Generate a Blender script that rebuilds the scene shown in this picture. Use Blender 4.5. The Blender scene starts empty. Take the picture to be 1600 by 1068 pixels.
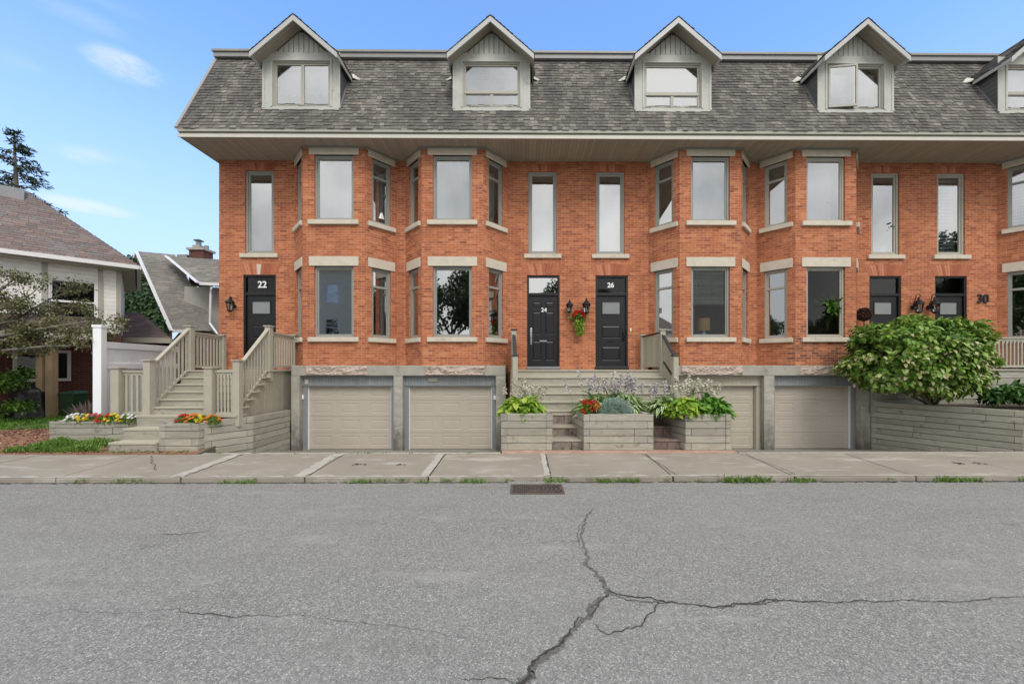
import bpy, bmesh, math, random
import numpy as np
from mathutils import Vector, noise
random.seed(7); rng = np.random.default_rng(7)
R = math.radians
scene = bpy.context.scene
COL = scene.collection

# ------------------------------------------------------------------ camera
F = 620.0; PX = 820.0; PY = 572.0; YAW = R(0.45); EYE = 1.98
cd = bpy.data.cameras.new('camera'); cam = bpy.data.objects.new('camera', cd); COL.objects.link(cam)
cam.location = (0, 0, EYE); cam.rotation_euler = (R(90), 0, -YAW)
cd.sensor_width = 36; cd.lens = F / 1600 * 36
cd.shift_x = -(PX - 800) / 1600; cd.shift_y = (PY - 534) / 1600
cd.clip_start = .05; cd.clip_end = 2000
scene.camera = cam

def at(px, py, Y):
    """point at distance Y from the street camera line seen at photo pixel px, py"""
    u = (px - PX) / F; v = (PY - py) / F
    dx = math.cos(YAW) * u + math.sin(YAW); dy = -math.sin(YAW) * u + math.cos(YAW)
    return Vector((Y * dx / dy, Y, EYE + v * Y / dy))

# ------------------------------------------------------------------ world and sun
SUN_EL, SUN_ROT = R(50), R(160)
w = bpy.data.worlds.new('World'); scene.world = w; w.use_nodes = True
nt = w.node_tree; nt.nodes.clear(); N = nt.nodes.new; LK = nt.links.new
out = N('ShaderNodeOutputWorld'); bg = N('ShaderNodeBackground'); bg.inputs['Strength'].default_value = .12
sky = N('ShaderNodeTexSky'); sky.sky_type = 'NISHITA'; sky.sun_disc = False
sky.sun_elevation = SUN_EL; sky.sun_rotation = SUN_ROT; sky.air_density = 1.0; sky.dust_density = .6; sky.ozone_density = 1.6
tc = N('ShaderNodeTexCoord')
def wmath(op, a, b=None):
    m = N('ShaderNodeMath'); m.operation = op
    for i, v in enumerate((a, b)):
        if v is None: continue
        if isinstance(v, (int, float)): m.inputs[i].default_value = v
        else: LK(v, m.inputs[i])
    return m.outputs[0]
sep = N('ShaderNodeSeparateXYZ'); LK(tc.outputs['Generated'], sep.inputs[0])
# bright thick cloud layer behind the street side, broken clouds in front
back = N('ShaderNodeMapRange'); back.interpolation_type = 'SMOOTHSTEP'
LK(sep.outputs['Y'], back.inputs[0])
for i, v in ((1, .42), (2, .02), (3, 0.), (4, 1.)): back.inputs[i].default_value = v
cn = N('ShaderNodeTexNoise'); cn.inputs['Scale'].default_value = 3.2; cn.inputs['Detail'].default_value = 7
LK(tc.outputs['Generated'], cn.inputs['Vector'])
ccol = N('ShaderNodeValToRGB'); LK(cn.outputs[0], ccol.inputs[0])
ccol.color_ramp.elements[0].position = .36; ccol.color_ramp.elements[0].color = (3.9, 4.1, 4.4, 1)
ccol.color_ramp.elements[1].position = .62; ccol.color_ramp.elements[1].color = (8.0, 8.0, 8.0, 1)
tint = N('ShaderNodeMix'); tint.data_type = 'RGBA'; tint.blend_type = 'MULTIPLY'; tint.inputs[0].default_value = 1
LK(sky.outputs[0], tint.inputs[6]); tint.inputs[7].default_value = (1.02, 1.44, 1.86, 1)
# thin high haze, thicker towards the horizon
hz = N('ShaderNodeMapRange'); hz.interpolation_type = 'SMOOTHSTEP'; LK(sep.outputs['Z'], hz.inputs[0])
for i, v in ((1, .62), (2, .0), (3, .1), (4, .97)): hz.inputs[i].default_value = v
hm = N('ShaderNodeMix'); hm.data_type = 'RGBA'; LK(hz.outputs[0], hm.inputs[0]); LK(tint.outputs[2], hm.inputs[6]); hm.inputs[7].default_value = (3.1, 3.85, 4.9, 1)
m1 = N('ShaderNodeMix'); m1.data_type = 'RGBA'
LK(back.outputs[0], m1.inputs[0]); LK(hm.outputs[2], m1.inputs[6]); LK(ccol.outputs[0], m1.inputs[7])
# small wisps at a few directions
cn2 = N('ShaderNodeTexNoise'); cn2.inputs['Scale'].default_value = 9; cn2.inputs['Detail'].default_value = 8; cn2.inputs['Roughness'].default_value = .62
mp = N('ShaderNodeMapping'); mp.inputs['Scale'].default_value = (1, 1, 2.2); LK(tc.outputs['Generated'], mp.inputs[0]); LK(mp.outputs[0], cn2.inputs['Vector'])
tot = None
for (px, py, sx, sz, amp) in ((190, 103, .055, .028, .9), (215, 110, .07, .02, .6), (90, 10, .10, .02, .35), (175, 8, .05, .012, .3), (118, 240, .05, .016, .6), (140, 323, .075, .014, 1.15), (175, 245, .06, .014, .4), (30, 100, .04, .02, .3)):
    d = (at(px, py, 10) - Vector((0, 0, EYE))).normalized()
    h = Vector((d.y, -d.x, 0)).normalized(); vv = h.cross(d)
    def dot(vec):
        n = N('ShaderNodeVectorMath'); n.operation = 'DOT_PRODUCT'; LK(tc.outputs['Generated'], n.inputs[0]); n.inputs[1].default_value = vec; return n.outputs['Value']
    a = wmath('DIVIDE', dot(h), sx); b = wmath('DIVIDE', wmath('SUBTRACT', dot(vv), 0.), sz)
    r2 = wmath('ADD', wmath('MULTIPLY', a, a), wmath('MULTIPLY', b, b))
    g = wmath('MULTIPLY', wmath('MAXIMUM', wmath('SUBTRACT', 1., r2), 0.), amp)
    front = wmath('GREATER_THAN', dot(d), 0.3); g = wmath('MULTIPLY', g, front)
    tot = g if tot is None else wmath('ADD', tot, g)
cl = N('ShaderNodeMapRange'); cl.interpolation_type = 'SMOOTHSTEP'
LK(wmath('MULTIPLY', wmath('ADD', wmath('MULTIPLY', cn2.outputs[0], 1.9), -.45), tot), cl.inputs[0])
for i, v in ((1, .03), (2, .75), (3, 0.), (4, .6)): cl.inputs[i].default_value = v
m2 = N('ShaderNodeMix'); m2.data_type = 'RGBA'
LK(cl.outputs[0], m2.inputs[0]); LK(m1.outputs[2], m2.inputs[6]); m2.inputs[7].default_value = (4.4, 4.7, 5.2, 1)
LK(m2.outputs[2], bg.inputs['Color']); LK(bg.outputs[0], out.inputs[0])

sd = bpy.data.lights.new('sun', 'SUN'); sun = bpy.data.objects.new('sun', sd); COL.objects.link(sun)
sd.energy = 1.05; sd.angle = R(25); sd.color = (1, .955, .89)
sv = Vector((math.sin(SUN_ROT) * math.cos(SUN_EL), math.cos(SUN_ROT) * math.cos(SUN_EL), math.sin(SUN_EL)))
sun.rotation_euler = sv.to_track_quat('Z', 'Y').to_euler()
vs = scene.view_settings; vs.view_transform = 'Standard'; vs.look = 'None'; vs.exposure = 0.8; vs.gamma = 1

# ------------------------------------------------------------------ helpers
def tag(o, label=None, cat=None, group=None, kind=None):
    if label: o['label'] = label
    if cat: o['category'] = cat
    if group: o['group'] = group
    if kind: o['kind'] = kind
    return o
def empty(name, loc=(0, 0, 0), rz=0, parent=None):
    o = bpy.data.objects.new(name, None); COL.objects.link(o); o.location = loc; o.rotation_euler = (0, 0, rz)
    o.empty_display_size = .2
    if parent: o.parent = parent
    return o
def world_uv(me):
    uvl = me.uv_layers.new(name='UVMap')
    n = len(me.loops); uv = np.zeros((n, 2), np.float32)
    for p in me.polygons:
        nn = p.normal
        if abs(nn.z) > .93: t = Vector((1, 0, 0)); b = Vector((0, 1, 0))
        else:
            t = Vector((-nn.y, nn.x, 0)).normalized()
            if t.x < -1e-3 or (abs(t.x) < 1e-3 and t.y < 0): t = -t
            b = nn.cross(t)
            if b.z < 0: b = -b
        for li in p.loop_indices:
            co = me.vertices[me.loops[li].vertex_index].co
            uv[li] = (co.dot(t), co.dot(b))
    uvl.data.foreach_set('uv', uv.ravel())
class MB:
    def __init__(s): s.v = []; s.f = []
    def poly(s, *pts):
        i = len(s.v); s.v += [tuple(p) for p in pts]; s.f.append(tuple(range(i, i + len(pts)))); return s
    def box(s, x0, x1, y0, y1, z0, z1, T=None):
        c = [(x, y, z) for z in (z0, z1) for y in (y0, y1) for x in (x0, x1)]
        if T: c = [T(*p) for p in c]
        i = len(s.v); s.v += [tuple(p) for p in c]
        s.f += [tuple(i + k for k in q) for q in ((0, 2, 3, 1), (4, 5, 7, 6), (0, 1, 5, 4), (2, 6, 7, 3), (0, 4, 6, 2), (1, 3, 7, 5))]
        return s
    def prism(s, bottom, top):
        n = len(bottom); i = len(s.v); s.v += [tuple(p) for p in bottom] + [tuple(p) for p in top]
        s.f.append(tuple(i + k for k in range(n))[::-1]); s.f.append(tuple(i + n + k for k in range(n)))
        for k in range(n):
            j = (k + 1) % n; s.f.append((i + k, i + j, i + n + j, i + n + k))
        return s
    def bar(s, p, q, w, h, up=(0, 0, 1), vert_ends=False):
        p = Vector(p); q = Vector(q); d = (q - p).normalized(); sd_ = d.cross(Vector(up))
        if sd_.length < 1e-4: sd_ = d.cross(Vector((0, 1, 0)))
        sd_.normalize(); u = Vector((0, 0, 1)) if vert_ends else sd_.cross(d).normalized()
        a = [p + sd_ * (w / 2 * i) + u * (h / 2 * j) for i, j in ((-1, -1), (1, -1), (1, 1), (-1, 1))]
        b = [x + (q - p) for x in a]
        return s.prism(a, b)
    def tube(s, p, q, r0, r1=None, n=8, cap=True):
        p = Vector(p); q = Vector(q); r1 = r0 if r1 is None else r1; d = (q - p).normalized()
        a = d.orthogonal().normalized(); b = d.cross(a); i = len(s.v)
        for c, r in ((p, r0), (q, r1)):
            for k in range(n):
                t = 2 * math.pi * k / n; s.v.append(tuple(c + (a * math.cos(t) + b * math.sin(t)) * r))
        for k in range(n):
            j = (k + 1) % n; s.f.append((i + k, i + j, i + n + j, i + n + k))
        if cap: s.f.append(tuple(i + k for k in range(n))[::-1]); s.f.append(tuple(i + n + k for k in range(n)))
        return s
    def pipe(s, pts, r0, r1=None, n=6):
        r1 = r0 if r1 is None else r1; m = len(pts) - 1
        for k in range(m):
            a = r0 + (r1 - r0) * k / m; b = r0 + (r1 - r0) * (k + 1) / m
            s.tube(pts[k], pts[k + 1], a, b, n)
        return s
    def lathe(s, c, prof, n=16):
        c = Vector(c); i = len(s.v)
        for (r, z) in prof:
            for k in range(n):
                t = 2 * math.pi * k / n; s.v.append((c.x + r * math.cos(t), c.y + r * math.sin(t), c.z + z))
        for m in range(len(prof) - 1):
            for k in range(n):
                j = (k + 1) % n; s.f.append((i + m * n + k, i + m * n + j, i + (m + 1) * n + j, i + (m + 1) * n + k))
        return s
    def build(s, name, m, parent=None, bevel=0, smooth=False, uv=True):
        me = bpy.data.meshes.new(name); me.from_pydata(s.v, [], s.f); me.update()
        if uv: world_uv(me)
        if m: me.materials.append(m)
        if smooth: me.polygons.foreach_set('use_smooth', [True] * len(me.polygons))
        o = bpy.data.objects.new(name, me); COL.objects.link(o)
        if parent:
            o.parent = parent
            o.matrix_parent_inverse = parent_mat(parent).inverted()
        if bevel:
            b = o.modifiers.new('bevel', 'BEVEL'); b.width = bevel; b.segments = 2; b.limit_method = 'ANGLE'; b.angle_limit = R(40)
        return o
def parent_mat(p):
    from mathutils import Matrix
    m = Matrix.LocRotScale(p.location, p.rotation_euler, p.scale)
    if p.parent: m = parent_mat(p.parent) @ p.matrix_parent_inverse @ m
    return m
def copy_tree(o, parent=None):
    c = o.copy(); COL.objects.link(c)
    if parent: c.parent = parent
    for ch in [x for x in COL.objects if x.parent == o]: copy_tree(ch, c)
    return c

# ------------------------------------------------------------------ materials
def newmat(name):
    m = bpy.data.materials.new(name); m.use_nodes = True; t = m.node_tree
    b = t.nodes['Principled BSDF']; return m, t, b
class NT:
    def __init__(s, t): s.t = t
    def n(s, typ, **kw):
        x = s.t.nodes.new(typ)
        for k, v in kw.items():
            if hasattr(x, k) and k not in ('Scale',): setattr(x, k, v)
            else: x.inputs[k].default_value = v
        return x
    def l(s, a, b): s.t.links.new(a, b)
    def coord(s, kind='Object', scale=None):
        c = s.n('ShaderNodeTexCoord').outputs[kind]
        if scale is not None:
            m = s.n('ShaderNodeMapping'); m.inputs['Scale'].default_value = scale; s.l(c, m.inputs[0]); c = m.outputs[0]
        return c
    def noise(s, vec, scale, detail=4, rough=.55):
        x = s.n('ShaderNodeTexNoise'); x.inputs['Scale'].default_value = scale; x.inputs['Detail'].default_value = detail; x.inputs['Roughness'].default_value = rough
        s.l(vec, x.inputs['Vector']); return x.outputs[0]
    def ramp(s, fac, stops):
        x = s.n('ShaderNodeValToRGB'); e = x.color_ramp.elements
        while len(e) < len(stops): e.new(.5)
        for i, (p, c) in enumerate(stops):
            e[i].position = p; e[i].color = (*c, 1) if not isinstance(c, (int, float)) else (c, c, c, 1)
        s.l(fac, x.inputs[0]); return x.outputs[0]
    def mix(s, fac, a, b, mode='MIX'):
        x = s.n('ShaderNodeMix'); x.data_type = 'RGBA'; x.blend_type = mode
        for i, v in ((0, fac), (6, a), (7, b)):
            if isinstance(v, (int, float)): x.inputs[i].default_value = v
            elif isinstance(v, tuple): x.inputs[i].default_value = (*v, 1)
            else: s.l(v, x.inputs[i])
        return x.outputs[2]
    def math(s, op, a, b=0.):
        x = s.n('ShaderNodeMath'); x.operation = op
        for i, v in enumerate((a, b)):
            if isinstance(v, (int, float)): x.inputs[i].default_value = v
            else: s.l(v, x.inputs[i])
        return x.outputs[0]
    def bump(s, h, strength, dist, bsdf, prev=None):
        x = s.n('ShaderNodeBump'); x.inputs['Strength'].default_value = strength; x.inputs['Distance'].default_value = dist
        s.l(h, x.inputs['Height'])
        if prev: s.l(prev, x.inputs['Normal'])
        s.l(x.outputs[0], bsdf.inputs['Normal']); return x.outputs[0]
def plain(name, c, rough=.6, var=.12, scale=6., bump=.0, grime=None, grain=None, metal=0, spec=.5):
    """painted or mineral surface: base colour with blotches, optional grime colour and grain"""
    m, t, b = newmat(name); q = NT(t); co = q.coord('Object')
    n1 = q.noise(co, scale, 5, .6)
    col = q.ramp(n1, [(.25, tuple(x * (1 - var) for x in c)), (.75, tuple(min(1, x * (1 + var)) for x in c))])
    if grime:
        g = q.noise(co, grime[1], 8, .7)
        f = q.ramp(g, [(grime[2], 0.), (grime[2] + .12, 1.)])
        col = q.mix(f, col, grime[0])
    if grain:
        g2 = q.noise(q.coord('Object', grain[1]), 1, 5, .7)
        col = q.mix(q.ramp(g2, [(.35, 0.), (.7, grain[2])]), col, grain[0])
    q.l(col, b.inputs['Base Color']); b.inputs['Roughness'].default_value = rough; b.inputs['Metallic'].default_value = metal
    b.inputs['Specular IOR Level'].default_value = spec
    if bump: q.bump(q.noise(co, scale * 9, 6, .65), bump, .01, b)
    return m
def leafmat(name, stops, rough=.45, trans=.25):
    m, t, b = newmat(name); q = NT(t)
    g = q.n('ShaderNodeNewGeometry'); col = q.ramp(g.outputs['Random Per Island'], stops)
    q.l(col, b.inputs['Base Color']); b.inputs['Roughness'].default_value = rough; b.inputs['Specular IOR Level'].default_value = .35
    tr = q.n('ShaderNodeBsdfTranslucent'); q.l(col, tr.inputs[0]); mx = q.n('ShaderNodeMixShader'); mx.inputs[0].default_value = trans
    o = t.nodes['Material Output']; q.l(b.outputs[0], mx.inputs[1]); q.l(tr.outputs[0], mx.inputs[2]); q.l(mx.outputs[0], o.inputs[0])
    return m
M = {}
def brickmat(name, c1, c2, mortar, dark, bw=.215, rh=.068, ms=.0055, patch=None):
    m, t, b = newmat(name); q = NT(t); uv = q.coord('UV'); co = q.coord('Object')
    br = q.n('ShaderNodeTexBrick'); br.offset = .5; br.inputs['Scale'].default_value = 1; br.inputs['Brick Width'].default_value = bw
    br.inputs['Row Height'].default_value = rh; br.inputs['Mortar Size'].default_value = ms; br.inputs['Mortar Smooth'].default_value = .3; br.inputs['Bias'].default_value = -.1
    wob = q.n('ShaderNodeVectorMath'); wob.operation = 'ADD'
    nz = q.n('ShaderNodeTexNoise'); nz.inputs['Scale'].default_value = 6; q.l(uv, nz.inputs['Vector'])
    sc = q.n('ShaderNodeVectorMath'); sc.operation = 'SCALE'; sc.inputs['Scale'].default_value = .012; q.l(nz.outputs['Color'], sc.inputs[0])
    q.l(uv, wob.inputs[0]); q.l(sc.outputs[0], wob.inputs[1]); q.l(wob.outputs[0], br.inputs['Vector'])
    big = q.noise(co, .9, 4, .6); med = q.noise(co, 3.5, 5, .65); fine = q.noise(co, 60, 4, .6)
    A = q.mix(q.ramp(big, [(.35, 0.), (.65, 1.)]), c1, tuple(x * .86 for x in c1)); B = q.mix(q.ramp(med, [(.38, 0.), (.62, 1.)]), c2, dark)
    if patch:
        geo = q.n('ShaderNodeNewGeometry'); ds = q.n('ShaderNodeVectorMath'); ds.operation = 'DISTANCE'
        q.l(geo.outputs['Position'], ds.inputs[0]); ds.inputs[1].default_value = patch[0]
        f = q.ramp(q.math('ADD', q.math('DIVIDE', ds.outputs['Value'], patch[1]), q.math('MULTIPLY', med, .5)), [(.95, 1.), (1.15, 0.)])
        B = q.mix(f, B, patch[2])
    lum = q.noise(q.coord('Object', (4.6, 4.6, 14.7)), 1.0, 1, .5); A = q.mix(q.ramp(lum, [(.50, 0.), (.60, .95)]), A, tuple(min(1, x * y) for x, y in zip(c1, (1.12, 1.35, 1.5))))
    q.l(A, br.inputs['Color1']); q.l(B, br.inputs['Color2']); br.inputs['Mortar'].default_value = (*mortar, 1)
    col = q.mix(q.ramp(fine, [(.3, 0.), (.7, .35)]), br.outputs['Color'], tuple(x * .62 for x in c1))
    # white specks of spalled mortar and soot
    sp = q.noise(q.coord('Object', (3, 3, 9)), 3.2, 6, .75)
    col = q.mix(q.ramp(sp, [(.70, 0.), (.76, .7)]), col, (.62, .48, .38))
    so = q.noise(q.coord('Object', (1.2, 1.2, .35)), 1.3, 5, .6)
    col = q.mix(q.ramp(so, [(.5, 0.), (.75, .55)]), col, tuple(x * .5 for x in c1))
    q.l(col, b.inputs['Base Color']); b.inputs['Roughness'].default_value = .85; b.inputs['Specular IOR Level'].default_value = .25
    h = q.math('SUBTRACT', q.math('MULTIPLY', fine, .5), br.outputs['Fac'])
    q.bump(h, .55, .008, b); return m
M['archbrick'] = leafmat('arch_bricks', [(0, (.30, .085, .05)), (.5, (.45, .155, .08)), (1, (.55, .235, .135))], .85, 0)
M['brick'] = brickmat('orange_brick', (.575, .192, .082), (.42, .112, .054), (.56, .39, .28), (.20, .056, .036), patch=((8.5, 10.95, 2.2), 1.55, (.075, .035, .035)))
M['redbrick'] = brickmat('dark_red_brick', (.16, .05, .04), (.11, .035, .03), (.2, .17, .15), (.07, .03, .03))
M['stone'] = plain('limestone', (.60, .54, .44), .8, .1, 5, .25, grime=((.42, .38, .32), 4, .58))
M['rock'] = plain('rock_faced_stone', (.47, .38, .32), .9, .2, 7, .5, grime=((.3, .27, .25), 5, .55))
M['trim'] = plain('greige_trim_paint', (.40, .385, .325), .5, .07, 3, .05, grime=((.28, .27, .22), 7, .62))
M['trim_dark'] = plain('grey_window_paint', (.30, .30, .27), .45, .06, 4)
M['trim_light'] = plain('pale_fascia_paint', (.58, .55, .48), .5, .05, 3)
M['dormer'] = plain('weathered_dormer_paint', (.40, .40, .35), .55, .1, 3, .08, grime=((.26, .28, .22), 4, .58))
M['frame_grey'] = plain('blue_grey_door_frame', (.225, .245, .255), .55, .08, 4, .05)
M['garage'] = plain('beige_garage_door', (.46, .41, .345), .5, .05, 1.2, .05, grime=((.33, .29, .24), 1.6, .66))
M['garage_plain'] = plain('sand_garage_door', (.44, .395, .31), .5, .04, 2, .03)
M['timber'] = plain('painted_timber', (.40, .375, .295), .65, .09, 3, .12, grime=((.24, .22, .17), 9, .6), grain=((.22, .21, .17), (2.5, 2.5, 30), .45))
M['timber_clean'] = plain('painted_rail_timber', (.42, .395, .315), .6, .07, 4, .08, grime=((.28, .26, .2), 8, .62))
M['concrete'] = plain('aged_concrete', (.37, .35, .30), .85, .16, 3, .4, grime=((.17, .16, .13), 2.2, .56))
M['black'] = plain('black_door_paint', (.006, .006, .007), .42, .2, 5)
M['blackmetal'] = plain('black_iron', (.012, .012, .013), .45, .3, 9, metal=.3)
M['blackcap'] = plain('black_painted_timber', (.02, .02, .022), .5, .2, 8)
M['chrome'] = plain('nickel', (.6, .6, .6), .25, .05, 5, metal=1)
M['white'] = plain('white_paint', (.78, .78, .78), .4, .03, 3)
M['vinyl'] = plain('white_vinyl', (.88, .90, .92), .35, .02, 2)
M['curtain'] = plain('white_curtain', (.55, .575, .60), .8, .04, 3)
M['interior'] = plain('interior_plaster', (.30, .27, .23), .9, .1, 1)
M['darkroom'] = plain('interior_dark', (.10, .09, .08), .9, .1, 1)
M['soil'] = plain('dark_soil', (.06, .042, .03), .95, .4, 20, .8)
M['mulch'] = plain('red_bark_mulch', (.27, .135, .085), .95, .4, 18, 1., grime=((.42, .28, .2), 25, .55))
M['lampshade'] = plain('yellow_lampshade', (.62, .36, .10), .7, .05, 3)
M['wood'] = plain('natural_wood_post', (.42, .30, .18), .7, .15, 4, .1, grain=((.25, .17, .1), (20, 20, 2), .5))
M['bark'] = plain('tree_bark', (.12, .095, .075), .9, .3, 12, .8)
M['greybark'] = plain('grey_bark', (.22, .20, .18), .9, .25, 12, .6)
M['greenbin'] = plain('green_plastic', (.012, .05, .022), .4, .1, 4)
M['tarp'] = plain('black_tarpaulin', (.012, .012, .013), .35, .2, 6, .3)
M['pot'] = plain('white_ceramic', (.7, .7, .7), .3, .03, 4)
M['warmwall'] = plain('warm_stucco', (.74, .62, .46), .9, .06, 2, .2)
M['frosted'] = plain('frosted_glass', (.24, .25, .25), .22, .05, 2)
M['stucco'] = plain('grey_stucco', (.36, .35, .31), .9, .08, 3, .5)
M['facebrown'] = plain('dry_brown', (.10, .05, .035), .9, .3, 30, .8)
M['numwhite'] = plain('white_number_paint', (.85, .85, .84), .5, .02, 3)
M['membrane'] = plain('roof_membrane', (.10, .10, .10), .8, .15, 2)
M['metalgrey'] = plain('grey_flashing', (.26, .26, .27), .45, .1, 3, metal=.4)
M['capdark'] = plain('roof_cap_metal', (.27, .265, .25), .45, .08, 2)
M['cap'] = plain('roof_edge_metal', (.44, .44, .425), .45, .06, 2)

def boards(name, c, amp=.13):
    m = plain(name, c, .65, .09, 3, .12, grime=((.17, .155, .12), 6, .58), grain=((.2, .19, .15), (3, 3, 34), .6)); q = NT(m.node_tree); b = m.node_tree.nodes['Principled BSDF']
    src = b.inputs['Base Color'].links[0].from_socket; g = q.n('ShaderNodeNewGeometry'); k = q.ramp(g.outputs['Random Per Island'], [(0, 1 - amp * 1.6), (.5, .96), (1, 1 + amp * .6)])
    q.l(q.mix(1., src, k, 'MULTIPLY'), b.inputs['Base Color']); return m
M['timber'] = boards('painted_timber', (.42, .40, .33))
M['dormer'] = plain('weathered_dormer_paint', (.47, .475, .43), .55, .1, 3, .08, grime=((.30, .32, .26), 4, .58))
def groove(name, base, pitch, axis, dark=.45, width=.07, rough=.6, var=.1):
    """boards with a groove every `pitch` metres along uv axis"""
    m, t, b = newmat(name); q = NT(t); uv = q.coord('UV'); sp = q.n('ShaderNodeSeparateXYZ'); q.l(uv, sp.inputs[0])
    u = q.math('DIVIDE', sp.outputs[axis], pitch); fr = q.math('FRACT', u); fl = q.math('FLOOR', u)
    g = q.math('LESS_THAN', fr, width)
    wn = q.n('ShaderNodeTexWhiteNoise'); wn.noise_dimensions = '1D'; q.l(fl, wn.inputs['W'])
    col = q.mix(wn.outputs['Value'], tuple(x * (1 - var) for x in base), tuple(min(1, x * (1 + var)) for x in base))
    nz = q.noise(q.coord('Object'), 5, 5, .6); col = q.mix(q.ramp(nz, [(.4, 0.), (.7, .35)]), col, tuple(x * .7 for x in base))
    col = q.mix(g, col, tuple(x * dark for x in base))
    q.l(col, b.inputs['Base Color']); b.inputs['Roughness'].default_value = rough
    q.bump(q.math('SUBTRACT', 1., g), .6, .006, b); return m
M['soffit'] = groove('soffit_boards', (.38, .34, .27), .1, 0, .6, .08)
M['siding'] = groove('cream_siding', (.86, .85, .80), .14, 1, .6, .06)
M['darksiding'] = groove('dark_shingle_siding', (.10, .10, .10), .13, 1, .3, .12)
M['vboards'] = groove('grey_vertical_boards', (.27, .29, .30), .085, 0, .55, .08)
M['vboards_beige'] = groove('beige_vertical_boards', (.40, .37, .29), .12, 0, .6, .05)

def shingle(name, stops, stain):
    m, t, b = newmat(name); q = NT(t); g = q.n('ShaderNodeNewGeometry'); co = q.coord('Object')
    col = q.ramp(g.outputs['Random Per Island'], stops)
    st = q.noise(q.coord('Object', (1.3, .5, .45)), 1.1, 5, .6)
    col = q.mix(q.ramp(st, [(.42, 0.), (.62, .68)]), col, stain)
    fn = q.noise(co, 90, 3, .7); col = q.mix(q.ramp(fn, [(.3, 0.), (.7, .3)]), col, (.35, .34, .32))
    q.l(col, b.inputs['Base Color']); b.inputs['Roughness'].default_value = .95; b.inputs['Specular IOR Level'].default_value = .15
    q.bump(fn, .5, .004, b); return m
M['shingle'] = shingle('grey_asphalt_shingle', [(0, (.068, .063, .057)), (.3, (.112, .103, .092)), (.7, (.16, .146, .127)), (.93, (.21, .19, .163)), (1, (.28, .25, .212))], (.045, .043, .041))
M['shingle_red'] = shingle('brown_red_asphalt_shingle', [(0, (.12, .10, .10)), (.4, (.20, .13, .115)), (.7, (.17, .165, .17)), (1, (.27, .17, .14))], (.14, .10, .09))
M['shingle_far'] = shingle('weathered_grey_shingle', [(0, (.15, .14, .12)), (.5, (.2, .18, .155)), (1, (.26, .24, .2))], (.12, .115, .11))
M['shingle_brown'] = shingle('brown_shingle', [(0, (.11, .07, .06)), (.5, (.15, .09, .075)), (1, (.19, .12, .1))], (.09, .06, .05))

def glassmat(name, refl=.42, tintc=(.75, .8, .8)):
    m, t, b = newmat(name); q = NT(t); t.nodes.remove(b)
    tr = q.n('ShaderNodeBsdfTransparent'); tr.inputs[0].default_value = (*tintc, 1)
    gl = q.n('ShaderNodeBsdfGlossy'); gl.inputs['Roughness'].default_value = .015; gl.inputs['Color'].default_value = (1, 1, .985, 1)
    nz = q.noise(q.coord('Object'), 1.2, 2, .5); bm = q.n('ShaderNodeBump'); bm.inputs['Strength'].default_value = .05; bm.inputs['Distance'].default_value = .03
    q.l(nz, bm.inputs['Height']); q.l(bm.outputs[0], gl.inputs['Normal'])
    fr = q.n('ShaderNodeFresnel'); fr.inputs['IOR'].default_value = 1.5
    f = q.math('MINIMUM', q.math('ADD', q.math('MULTIPLY', fr.outputs[0], 1.2), refl - .05), 1.)
    mx = q.n('ShaderNodeMixShader'); q.l(f, mx.inputs[0]); q.l(tr.outputs[0], mx.inputs[1]); q.l(gl.outputs[0], mx.inputs[2])
    q.l(mx.outputs[0], t.nodes['Material Output'].inputs[0]); return m
M['glass'] = glassmat('window_glass', .40)
M['glass_clear'] = glassmat('clear_glass', .03)

def piermat():
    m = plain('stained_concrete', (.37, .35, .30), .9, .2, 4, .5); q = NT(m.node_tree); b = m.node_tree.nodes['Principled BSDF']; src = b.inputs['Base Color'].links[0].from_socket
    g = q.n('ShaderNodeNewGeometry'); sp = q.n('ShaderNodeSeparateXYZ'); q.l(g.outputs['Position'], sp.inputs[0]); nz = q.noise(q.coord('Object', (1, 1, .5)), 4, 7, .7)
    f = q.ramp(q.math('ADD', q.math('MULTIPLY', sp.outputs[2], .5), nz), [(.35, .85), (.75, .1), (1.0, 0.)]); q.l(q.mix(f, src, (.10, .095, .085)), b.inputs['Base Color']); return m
M['pier'] = piermat()
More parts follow.
